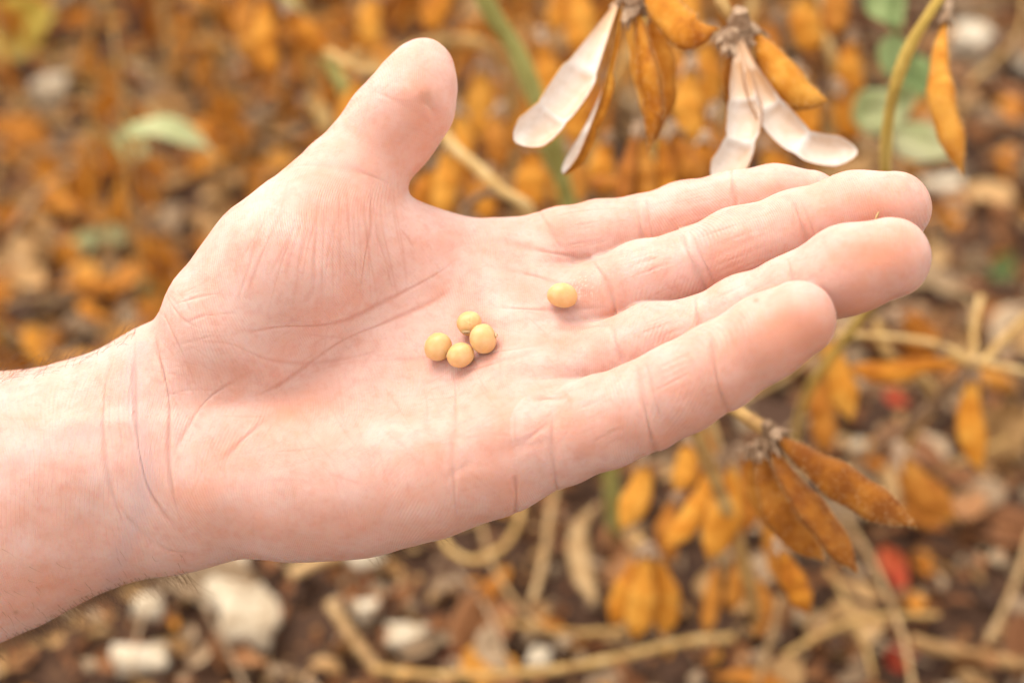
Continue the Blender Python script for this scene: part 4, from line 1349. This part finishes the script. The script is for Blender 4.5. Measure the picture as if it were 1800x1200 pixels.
for pts, w, ml in (([(860, 300, 0.70), (850, 340, 0.70), (862, 392, 0.70)], 46, M_POD), ([(800, 190, 0.74), (812, 250, 0.74), (800, 320, 0.74)], 52, M_POD), ([(880, 190, 0.74), (872, 240, 0.74), (884, 300, 0.74)], 50, M_PODB)):
    add_pod(pJ, pts, w, roll=0.3, mat=ml)
add_stem(pM, [(1180, -60, 0.72), (1120, 60, 0.71), (1075, 150, 0.70), (1020, 300, 0.72)], 0.0015, name="branch")
add_stem(pM, [(1330, -60, 0.72), (1300, 150, 0.72), (1235, 260, 0.72), (1225, 420, 0.76)], 0.0017, name="branch")


# ------------------------------------------------------------------ rows of dry plants behind
def generic_plant(seed, npods):
    rr = random.Random(seed)
    o = bpy.data.objects.new("soybean_plant", None); COL.objects.link(o)
    H = rr.uniform(0.30, 0.38)
    lx, ly = rr.uniform(-.05, .05), rr.uniform(-.04, .04)
    stem = spline([(0, 0, -0.01), (lx * .3, ly * .3, H * .35), (lx * .8, ly * .7, H * .7), (lx, ly, H)], 14)
    add_stem(o, stem, 0.0026, M_STEM, raw=True, taper=0.5, n=14)
    for q in range(7):
        c = stem[rr.randrange(4, 14)]
        a = rr.uniform(0, 6.28); dv = np.array([math.cos(a), math.sin(a), 0]); L = rr.uniform(.05, .11)
        add_stem(o, [c, c + dv * L * .5 + np.array([0, 0, L * .45]), c + dv * L + np.array([0, 0, L * rr.uniform(-.3, .5)])], 0.0010, rr.choice((M_STEM, M_OSTEM)), raw=True, n=7, name="leaf_stalk", taper=.6)
    k = 0
    while k < npods:
        t = rr.uniform(0.2, 1.0)
        c = stem[int(t * 13)]
        a = rr.uniform(0, 6.28)
        dv = np.array([math.cos(a), math.sin(a), 0])
        stalk = c + dv * rr.uniform(0.008, 0.03) + np.array([0, 0, 0.01])
        if rr.random() < 0.4:
            add_stem(o, [c, (c + stalk) / 2 + np.array([0, 0, .006]), stalk], 0.0009, raw=True, n=5, name="pod_stalk")
        for q in range(rr.choice((2, 2, 3))):
            a2 = a + rr.uniform(-1, 1)
            d2 = np.array([math.cos(a2), math.sin(a2), 0])
            Lp = rr.uniform(0.042, 0.062)
            b0 = stalk if rr.random() < .5 else c + dv * 0.004
            add_pod(o, [b0, b0 + d2 * Lp * rr.uniform(.15, .4) - np.array([0, 0, Lp * .45]), b0 + d2 * Lp * rr.uniform(.1, .6) - np.array([0, 0, Lp * .95])], rr.uniform(.0070, .0090),
                    roll=rr.uniform(-1, 1), raw=True, n=12, calyx=False, mat=M_POD if rr.random() < .75 else M_PODB)
            k += 1
    return o


protos = [generic_plant(50 + i, 30) for i in range(3)]
rr = random.Random(77)
spots = []
tries = 0
while len(spots) < 30 and tries < 3000:
    tries += 1
    y = rr.uniform(1.12, 2.3); x = rr.uniform(-0.62 * y, 0.55 * y)
    if all((x - a) ** 2 + (y - b_) ** 2 > 0.12 ** 2 for a, b_ in spots):
        spots.append((x, y))
spots += [(-0.44, 0.86), (-0.36, 1.02), (-0.17, 1.08), (-0.40, 0.60), (0.03, 1.06), (0.26, 1.10), (-0.05, 0.98), (0.13, 0.97), (-0.30, 0.90), (-0.22, 0.95), (-0.12, 0.90), (0.0, 0.90), (0.07, 0.90), (-0.27, 1.07), (0.10, 1.12), (-0.10, 1.16), (0.19, 1.02), (-0.36, 0.80), (0.05, 1.20), (-0.2, 1.22), (0.15, 1.2), (-0.33, 1.16), (-0.46, 1.05)]
LOW = [(-0.31, 0.58), (-0.345, 0.66), (-0.29, 0.70), (-0.24, 0.80), (-0.37, 0.74), (-0.17, 0.86), (-0.42, 0.67), (-0.20, 0.72), (-0.47, 0.88), (-0.26, 0.62)]
spots += LOW
for i, (x, y) in enumerate(spots):
    o = protos[i] if i < 3 else copy_tree(protos[i % 3])
    o.location = (x, y, 0); o.rotation_euler = (0, 0, rr.uniform(0, 6.28)); s = rr.uniform(0.8, 1.1) if (x, y) not in LOW else rr.uniform(0.42, 0.6)
    o.scale = (s, s, s)
    low = (x, y) in LOW
    o['label'] = "low dry soybean plant beside the thumb base and forearm, out of focus" if low else "blurred tall dry soybean plant in the rows behind the hand"
    o['category'] = "soybean plant"; o['group'] = "low soybean plants left of the hand" if low else "dry soybean plants in the rows behind"
print('T plants', _time.time() - _t0)

# ------------------------------------------------------------------ ground
def gh(x, y):
    v = Vector((x, y, 0))
    return (0.010 * mnoise.noise(v * 6) + 0.006 * mnoise.noise(v * 22 + Vector((5, 0, 0))) + 0.003 * mnoise.noise(v * 70) + 0.0015 * mnoise.noise(v * 160))


def gpt(px, py, up=0.0):
    """where the sight line of a photo pixel meets the ground (up m over it)"""
    d = (CAM_H - up) / (math.sin(PITCH) - (600 - py) * K * math.cos(PITCH))
    return P(px, py, d)


def axis(lo, hi, far_lo, far_hi, step):
    a = list(np.arange(lo, hi, step))
    s = step; v = lo; pre = []
    while v > far_lo:
        s *= 1.35; v -= s; pre.append(v)
    s = step; v = a[-1]; post = []
    while v < far_hi:
        s *= 1.35; v += s; post.append(v)
    return np.array(pre[::-1] + a + post)


gx = axis(-0.75, 0.75, -60, 60, 0.006)
gy = axis(0.25, 1.6, -60, 120, 0.006)
GV = [(x, y, gh(x, y) if (abs(x) < 2 and -0.5 < y < 3) else 0.0) for x in gx for y in gy]
ny = len(gy)
ii, jj = np.meshgrid(np.arange(len(gx) - 1), np.arange(ny - 1), indexing='ij')
q0 = (ii * ny + jj).ravel()
GF = np.stack([q0, q0 + ny, q0 + ny + 1, q0 + 1], 1)
soil = bpy.data.materials.new("soil")
nt, nn, ll, b = nodes_of(soil)
tc = N(nt, 'ShaderNodeTexCoord')
n1 = N(nt, 'ShaderNodeTexNoise', i_Scale=14.0, i_Detail=8.0, i_Roughness=0.65); ll.new(tc.outputs['Object'], n1.inputs['Vector'])
n2 = N(nt, 'ShaderNodeTexNoise', i_Scale=90.0, i_Detail=6.0, i_Roughness=0.7); ll.new(tc.outputs['Object'], n2.inputs['Vector'])
r1 = ramp(nt, n1.outputs[0], [(0.3, (0.024, 0.011, 0.006)), (0.5, (0.060, 0.026, 0.012)), (0.7, (0.11, 0.050, 0.023))])
r2 = ramp(nt, n2.outputs[0], [(0.35, (0.025, 0.012, 0.008)), (0.55, (0.09, 0.042, 0.02)), (0.75, (0.24, 0.13, 0.06))])
c = mixrgb(nt, r1.outputs[0], r2.outputs[0], 0.5)
ll.new(c, b.inputs['Base Color']); b.inputs['Roughness'].default_value = 0.95
bp = N(nt, 'ShaderNodeBump', i_Strength=0.8, i_Distance=0.004); ll.new(n2.outputs[0], bp.inputs['Height']); ll.new(bp.outputs[0], b.inputs['Normal'])
link("ground", mesh_np("ground", GV, GF, [soil]), kind='structure')

# ------------------------------------------------------------------ litter on the ground
M_LEAFS = [plant_mat("dead_leaf_tan", (0.30, 0.165, 0.06), (0.50, 0.30, 0.125), (0.64, 0.43, 0.21), trans=0.15, scale=0.08, sheen=0.1),
           plant_mat("dead_leaf_brown", (0.14, 0.052, 0.02), (0.27, 0.115, 0.045), (0.40, 0.20, 0.08), trans=0.15, scale=0.08, sheen=0.1),
           plant_mat("dead_leaf_orange", (0.42, 0.145, 0.018), (0.64, 0.27, 0.035), (0.74, 0.40, 0.09), trans=0.2, scale=0.08, sheen=0.1),
           plant_mat("dead_leaf_grey", (0.22, 0.145, 0.085), (0.38, 0.265, 0.16), (0.52, 0.39, 0.25), trans=0.1, scale=0.08, sheen=0.1)]
M_STONE = plant_mat("pale_stone", (0.34, 0.26, 0.17), (0.53, 0.45, 0.33), (0.64, 0.57, 0.45), rough=0.9, sheen=0, scale=0.12, bump=0.6)
M_STRAW = plant_mat("straw", (0.22, 0.125, 0.05), (0.34, 0.21, 0.09), (0.44, 0.30, 0.15), scale=0.1)


def stone_mesh(L, Wd, H, seed):
    import bmesh
    bm = bmesh.new()
    bmesh.ops.create_icosphere(bm, subdivisions=3, radius=1.0)
    rs = np.random.RandomState(seed); off = Vector(rs.uniform(-50, 50, 3))
    for v in bm.verts:
        c = v.co.copy()
        f = 1 + 0.55 * mnoise.noise(c * 1.1 + off) + 0.22 * mnoise.noise(c * 2.6 + off)
        c = Vector([math.copysign(abs(a) ** 0.55, a) for a in c]) * f
        v.co = Vector((c.x * L / 2, c.y * Wd / 2, c.z * H / 2))
    me = bpy.data.meshes.new("stone"); bm.to_mesh(me); bm.free()
    me.polygons.foreach_set("use_smooth", np.ones(len(me.polygons), dtype=bool))
    me.materials.append(M_STONE)
    return me


# stones that can be picked out
for i, (x, y, L, Wd, an, lab) in enumerate((
        (436, 1096, 0.023, 0.027, 10, "largest blocky white stone lying below the wrist"),
        (376, 1045, 0.028, 0.014, -35, "oblong white stone leaning against the large white one"),
        (415, 1000, 0.011, 0.010, 0, "small round white stone just under the heel of the hand"),
        (258, 1076, 0.012, 0.012, 0, "round white stone between the forearm and the largest stone"),
        (250, 1166, 0.022, 0.012, 8, "flat white stone at the lower edge below the forearm"),
        (650, 1086, 0.011, 0.009, 20, "small pale stone lying between two dry stalks under the palm"),
        (714, 1136, 0.017, 0.012, 12, "angular white stone just above the long yellow stalk"),
        (945, 1166, 0.010, 0.010, 0, "small pale stone touching the long yellow stalk"),
        (90, 176, 0.020, 0.018, 0, "blurred round white stone far up the left side"),
        (1700, 92, 0.026, 0.020, -10, "blurred pale stone behind the single hanging pod"),
        (1655, 332, 0.026, 0.012, 5, "blurred flat pale stone beside the middle fingertip"),
        (640, 985, 0.017, 0.013, 30, "pale stone half hidden by the lower edge of the hand"),
        (1690, 900, 0.008, 0.007, 30, "small pale clod beside a brown pod at right"))):
    p = gpt(x, y, 0.004)
    me = stone_mesh(L, Wd, min(L, Wd) * 0.8, i + 3)
    o = link("stone", me, None, lab, "stone", loc=Vector((p[0], p[1], gh(p[0], p[1]) + min(L, Wd) * 0.30 + 0.004)))
    o.rotation_euler = (0.1, 0.1, math.radians(an))

rr = random.Random(9)
protos_s = [stone_mesh(1.0, 0.8, 0.6, 100 + i) for i in range(5)]


def clear_of_labelled(x, y):
    return True


for i in range(34):
    x, y = rr.uniform(-0.6, 0.55), rr.uniform(0.42, 1.5)
    s = rr.uniform(0.004, 0.010) * (1 + y * 0.4)
    o = link("stone", protos_s[i % 5], None, "small pale stone lying among the dead leaves", "stone", "small stones scattered on the soil", loc=Vector((x, y, gh(x, y) + s * 0.3 + 0.003)))
    o.scale = (s, s, s); o.rotation_euler = (rr.uniform(-.3, .3), rr.uniform(-.3, .3), rr.uniform(0, 6.28))

# dead leaves, each its own
lm = {}
for mi, m in enumerate(M_LEAFS):
    for v in range(4):
        V, F = leaf_geo(1.0, rr.uniform(0.45, 0.7), rr.uniform(-2.2, 2.4), rr.uniform(-0.2, 0.9), 300 + v + 10 * mi, nu=9, nv=6, thick=0.01)
        V = V - V.mean(0)
        lm[(mi, v)] = mesh_np("dead_leaf", V, F, [m])
kinds = ["tan", "dark brown", "orange", "greyish"]
n_leaf = 0
for i in range(300):
    y = 0.40 + 1.1 * rr.random() ** 1.3
    x = rr.uniform(-0.30 - 0.32 * y, 0.28 + 0.30 * y)
    left = x < 0 and y > 0.7
    mi = rr.choices((0, 1, 2, 3), (1.6, 2.5, 5, 0.4) if left else (3.0, 4.0, 0.35, 3.2))[0]
    L = rr.uniform(0.022, 0.050)
    o = link("dead_leaf", lm[(mi, rr.randrange(4))], None, f"curled {kinds[mi]} dead leaf in the litter", "dead leaf", f"{kinds[mi]} dead leaves on the ground",
             loc=Vector((x, y, gh(x, y) + 0.006 + 0.012 * rr.random())))
    o.scale = (L, L, L); o.rotation_euler = (rr.gauss(0, .35), rr.gauss(0, .35), rr.uniform(0, 6.28))

# leaves that can be told apart
def placed_leaf(x, y, L, Wd, ang, curl, fold, mat, seed, label, up=0.01, tilt=0.3, nz=None):
    p = gpt(x, y, up)
    V, F = leaf_geo(L, Wd, curl, fold, seed, thick=0.0004)
    V = V - V.mean(0)
    dr = CAM_RT * math.cos(math.radians(ang)) + CAM_UP * math.sin(math.radians(ang))
    nz = np.array([0, -tilt, 1.0]) if nz is None else nz; z = nz - dr * (dr @ nz); z /= np.linalg.norm(z); yv = np.cross(z, dr)
    Mx = np.stack([dr, yv, z], 1)
    Vw = V @ Mx.T
    o = link("leaf", mesh_np("leaf", Vw, F, [mat]), None, label, "leaf", loc=Vector(p))
    return o


placed_leaf(310, 240, 0.052, 0.026, 25, 1.7, 0.15, M_PALE, 1, "pale green curved leaf standing out on the left", up=0.15, nz=-CAM_UP * 0.75 + CAM_FW * 0.65)
placed_leaf(35, 45, 0.055, 0.045, 10, 0.6, 0.3, M_YELLOW, 2, "yellow-green leaf in the top corner on the left", up=0.06, tilt=0.8)
placed_leaf(230, 260, 0.030, 0.020, -60, 1.0, 0.5, M_PALE, 3, "small yellowish green leaf left of the curved one", up=0.02)
placed_leaf(150, 430, 0.026, 0.020, 30, 0.6, 0.3, M_PALE, 4, "small faded green leaf left of the thumb's base", up=0.01)
placed_leaf(195, 415, 0.022, 0.016, -20, 0.6, 0.3, M_PALE, 14, "pale green scrap touching the faded green leaf", up=0.01)
placed_leaf(262, 505, 0.018, 0.013, 70, 0.6, 0.3, M_PALE, 15, "tiny green leaf close to the thumb's base", up=0.01)
placed_leaf(810, 1165, 0.024, 0.018, 60, 1.6, 0.6, M_RED, 5, "crumpled red leaf above the long yellow stalk", up=0.006)
placed_leaf(640, 1022, 0.012, 0.010, 60, 1.0, 0.6, M_RED, 6, "small dark red leaf scrap under the palm", up=0.006)
placed_leaf(1572, 1000, 0.024, 0.013, -75, 1.0, 0.5, M_RED, 7, "bright red leaf behind the tip of the pod cluster", up=0.010)
placed_leaf(1590, 1150, 0.018, 0.014, 20, 0.8, 0.4, M_RED, 8, "orange-red leaf at the lower edge below the bright red one", up=0.008)
placed_leaf(1575, 700, 0.014, 0.009, -50, 0.8, 0.3, M_RED, 9, "small red leaf below the horizontal pod", up=0.010)
placed_leaf(1500, 1105, 0.034, 0.028, 10, 0.8, 0.4, M_LEAFS[0], 10, "broad tan leaf beside the arched stalk", up=0.006)
placed_leaf(1760, 760, 0.040, 0.034, 60, 0.8, 0.4, M_LEAFS[0], 11, "large pale tan leaf at the right edge", up=0.012)
placed_leaf(1765, 470, 0.022, 0.015, 60, 0.8, 0.4, M_GREEN, 12, "small green leaf at the right edge beside the fingertips", up=0.012)

# fallen pods
rr = random.Random(21)
pod_meshes = []
for k in range(4):
    V, F, A = pod_geo(spline([(0, 0, 0), (0.014, 0.003, 0.002), (0.028, 0.0 if k % 2 else 0.006, 0.003), (0.042, -0.004, 0)], 14), 0.011, np.array([0, 1.0, 0.2]), 3, 0.5, 14, 14, 0.3, k)
    me = mesh_np("fallen_pod", V - V.mean(0), F, [M_POD if k < 2 else M_PODB]); set_attr(me, A); pod_meshes.append(me)
for i in range(70):
    y = rr.uniform(0.62, 1.5) if i < 58 else rr.uniform(0.45, 0.62)
    x = rr.uniform(-0.30 - 0.3 * y, 0.28 + 0.2 * y)
    if i < 40: x = -abs(x)
    o = link("fallen_pod", pod_meshes[i % 4], None, "dry orange pod fallen among the leaves", "pod", "pods fallen on the ground", loc=Vector((x, y, gh(x, y) + 0.010)))
    o.rotation_euler = (rr.uniform(-.5, .5), rr.uniform(-.3, .3), rr.uniform(0, 6.28)); s = rr.uniform(.8, 1.15); o.scale = (s, s, s)


# stalks lying below the hand
def stalk(pts, r, label, mat=M_STRAW, up=0.012, group=None):
    w = np.array([gpt(x, y, up + (u[0] if u else 0)) for x, y, *u in pts])
    r *= 0.62
    path = spline(w, 12 * len(pts))
    V, F = tube(path, [r * (1 + 0.1 * math.sin(i * 0.9)) for i in range(len(path))], 8, 0.08, int(pts[0][0]))
    c = path.mean(0)
    return link("dry_stalk", mesh_np("dry_stalk", V - c, F, [mat]), None, label, "stalk", group, loc=Vector(c))


stalk([(655, 1176), (760, 1186), (900, 1184), (1040, 1165), (1200, 1128), (1290, 1120)], 0.0028, "long yellow stalk lying along the lower edge", M_STEM, 0.02)
stalk([(775, 925), (790, 965), (835, 984), (885, 960), (912, 915), (915, 880)], 0.0024, "stalk bent into a U under the palm", M_STEM, 0.03)
stalk([(985, 820), (968, 900), (955, 985), (935, 1060)], 0.0026, "straight upright straw under the base of the little finger", M_STRAW, 0.04)
stalk([(840, 900), (862, 980), (900, 1050), (960, 1110)], 0.0016, "thin pale straw crossing the bent stalk", M_STRAW, 0.02)
stalk([(800, 1000), (850, 1060), (880, 1130), (890, 1190)], 0.0013, "thin grey straw dropping to the long yellow stalk", M_LEAFS[3], 0.018)
stalk([(580, 1060), (620, 1120), (665, 1180)], 0.0042, "thick brown stalk end leaning on the long yellow stalk", M_STRAW, 0.014)
stalk([(1380, 1150), (1450, 1112), (1530, 1085), (1650, 1080)], 0.0020, "arched brown stalk left of the red leaf", M_STEM, 0.03)
stalk([(1482, 905), (1530, 980), (1562, 1050), (1590, 1130), (1605, 1210)], 0.0018, "long grey straw passing in front of the red leaf", M_STRAW, 0.035)
stalk([(1455, 1000), (1490, 1060), (1520, 1130), (1535, 1190)], 0.0013, "thin brown straw left of the long grey straw", M_STEM, 0.03)
stalk([(1372, 1050), (1355, 1120), (1330, 1200)], 0.0022, "short straw standing at the lower edge below the pods", M_STRAW, 0.03)
stalk([(1735, 1130), (1765, 1070), (1790, 1010), (1815, 930)], 0.0022, "pale straw slanting up at the lower right corner", M_STRAW, 0.02)
stalk([(1600, 1125), (1680, 1145), (1790, 1165)], 0.0045, "thick tan husk strip in the lower right corner", M_LEAFS[0], 0.014)
stalk([(880, 1090), (980, 1110), (1080, 1108), (1140, 1085)], 0.0024, "brown curved twig left of the faded pods", M_STEM, 0.016)
stalk([(510, 1010), (560, 985), (600, 975)], 0.0045, "stubby tan husk beside the pale stone under the hand", M_LEAFS[0], 0.014)
stalk([(1480, 560), (1600, 500), (1700, 520), (1712, 580)], 0.0016, "looping straw beside the ring fingertip", M_STRAW, 0.02)
pp = [gpt(1050, 885, .03), gpt(1018, 930, .03), gpt(1022, 1000, .028), gpt(1048, 1065, .024)]
V, F, A = pod_geo(spline(pp, 26), 0.0095, CAM_RT, 3, 0.5, 26, 14, 0.1, 5)
c = V.mean(0); me = mesh_np("fallen_pod", V - c, F, [M_STRAW]); set_attr(me, A)
link("fallen_pod", me, None, "pale straw-coloured pod standing below the base of the little finger", "pod", loc=Vector(c))
for i in range(110):
    y = rr.uniform(0.42, 1.4); x = rr.uniform(-0.30 - 0.3 * y, 0.28 + 0.3 * y)
    a = rr.uniform(0, 6.28); L = rr.uniform(0.03, 0.11); z = gh(x, y) + 0.012
    dv = np.array([math.cos(a), math.sin(a), 0]); sv = np.array([-dv[1], dv[0], 0])
    path = spline([-dv * L / 2, sv * L * rr.uniform(-.12, .12) + np.array([0, 0, .006]), dv * L / 2 + np.array([0, 0, rr.uniform(-.004, .01)])], 12)
    V, F = tube(path, [rr.uniform(.0004, .0012)] * 12, 6, 0.1, i)
    link("dry_stalk", mesh_np("dry_stalk", V, F, [rr.choice((M_STRAW, M_STEM, M_LEAFS[3]))]), None, "short dry straw lying in the litter", "stalk", "short straws scattered on the ground", loc=Vector((x, y, z)))

# crumbs of soil and leaf fragments nobody could count
def scatter(name, n, mats, maker, seed, zoff, back=None):
    rs = np.random.RandomState(seed)
    V, F, MI = [], [], []
    nvt = 0
    for i in range(n):
        y = 0.34 + 1.35 * rs.rand() ** 1.2; x = rs.uniform(-0.36 - 0.35 * y, 0.34 + 0.33 * y)
        v, f = maker(rs)
        if back and y > 0.66: v = v * 1.35
        elif back: v = v * 0.8
        a = rs.uniform(0, 6.28); t = rs.normal(0, 0.45)
        ca, sa, ct, st = math.cos(a), math.sin(a), math.cos(t), math.sin(t)
        R = np.array([[ca, -sa * ct, sa * st], [sa, ca * ct, -ca * st], [0, st, ct]])
        v = v @ R.T + np.array([x, y, gh(x, y) + zoff + rs.rand() * 0.006])
        V.append(v); F += [tuple(q + nvt for q in ff) for ff in f]
        mi = rs.randint(len(mats))
        if mi == 2 and y < 0.66 and rs.rand() < 0.75: mi = 1
        if back and x < 0.05 and y > 0.66 and rs.rand() < 0.85: mi = back[rs.randint(len(back))]
        MI += [mi] * len(f)
        nvt += len(v)
    o = link(name, mesh_np(name, np.concatenate(V), F, mats, smooth=False, mat_idx=MI), kind='stuff')
    return o


def frag(rs):
    L = rs.uniform(0.004, 0.022); w = L * rs.uniform(0.25, 0.7); h = L * rs.uniform(0.05, 0.3)
    v = np.array([[-L / 2, 0, 0], [-L * .2, -w / 2, h], [L * .3, -w * .4, h * .6], [L / 2, 0, 0], [L * .2, w / 2, h], [-L * .25, w * .45, h * .8], [0, 0, -h * .3]])
    return v, [(0, 1, 6), (1, 2, 6), (2, 3, 6), (3, 4, 6), (4, 5, 6), (5, 0, 6)]


def crumb(rs):
    s = rs.uniform(0.0015, 0.006)
    v = np.array([[1, 0, 0], [-1, 0, 0], [0, 1, 0], [0, -1, 0], [0, 0, 1], [0, 0, -1]], float) * rs.uniform(0.6, 1.2, (6, 1)) * s
    return v, [(0, 2, 4), (2, 1, 4), (1, 3, 4), (3, 0, 4), (2, 0, 5), (1, 2, 5), (3, 1, 5), (0, 3, 5)]


scatter("leaf_litter", 15000, M_LEAFS + [M_STRAW, M_LEAFS[1], M_LEAFS[1], soil, soil, M_LEAFS[3], M_LEAFS[1]], frag, 1, 0.003, back=(2, 0, 2, 3, 1, 2, 0))
scatter("soil_crumbs", 9000, [soil, soil, soil, M_LEAFS[1], M_LEAFS[3]], crumb, 2, 0.001)
print('T all', _time.time() - _t0)
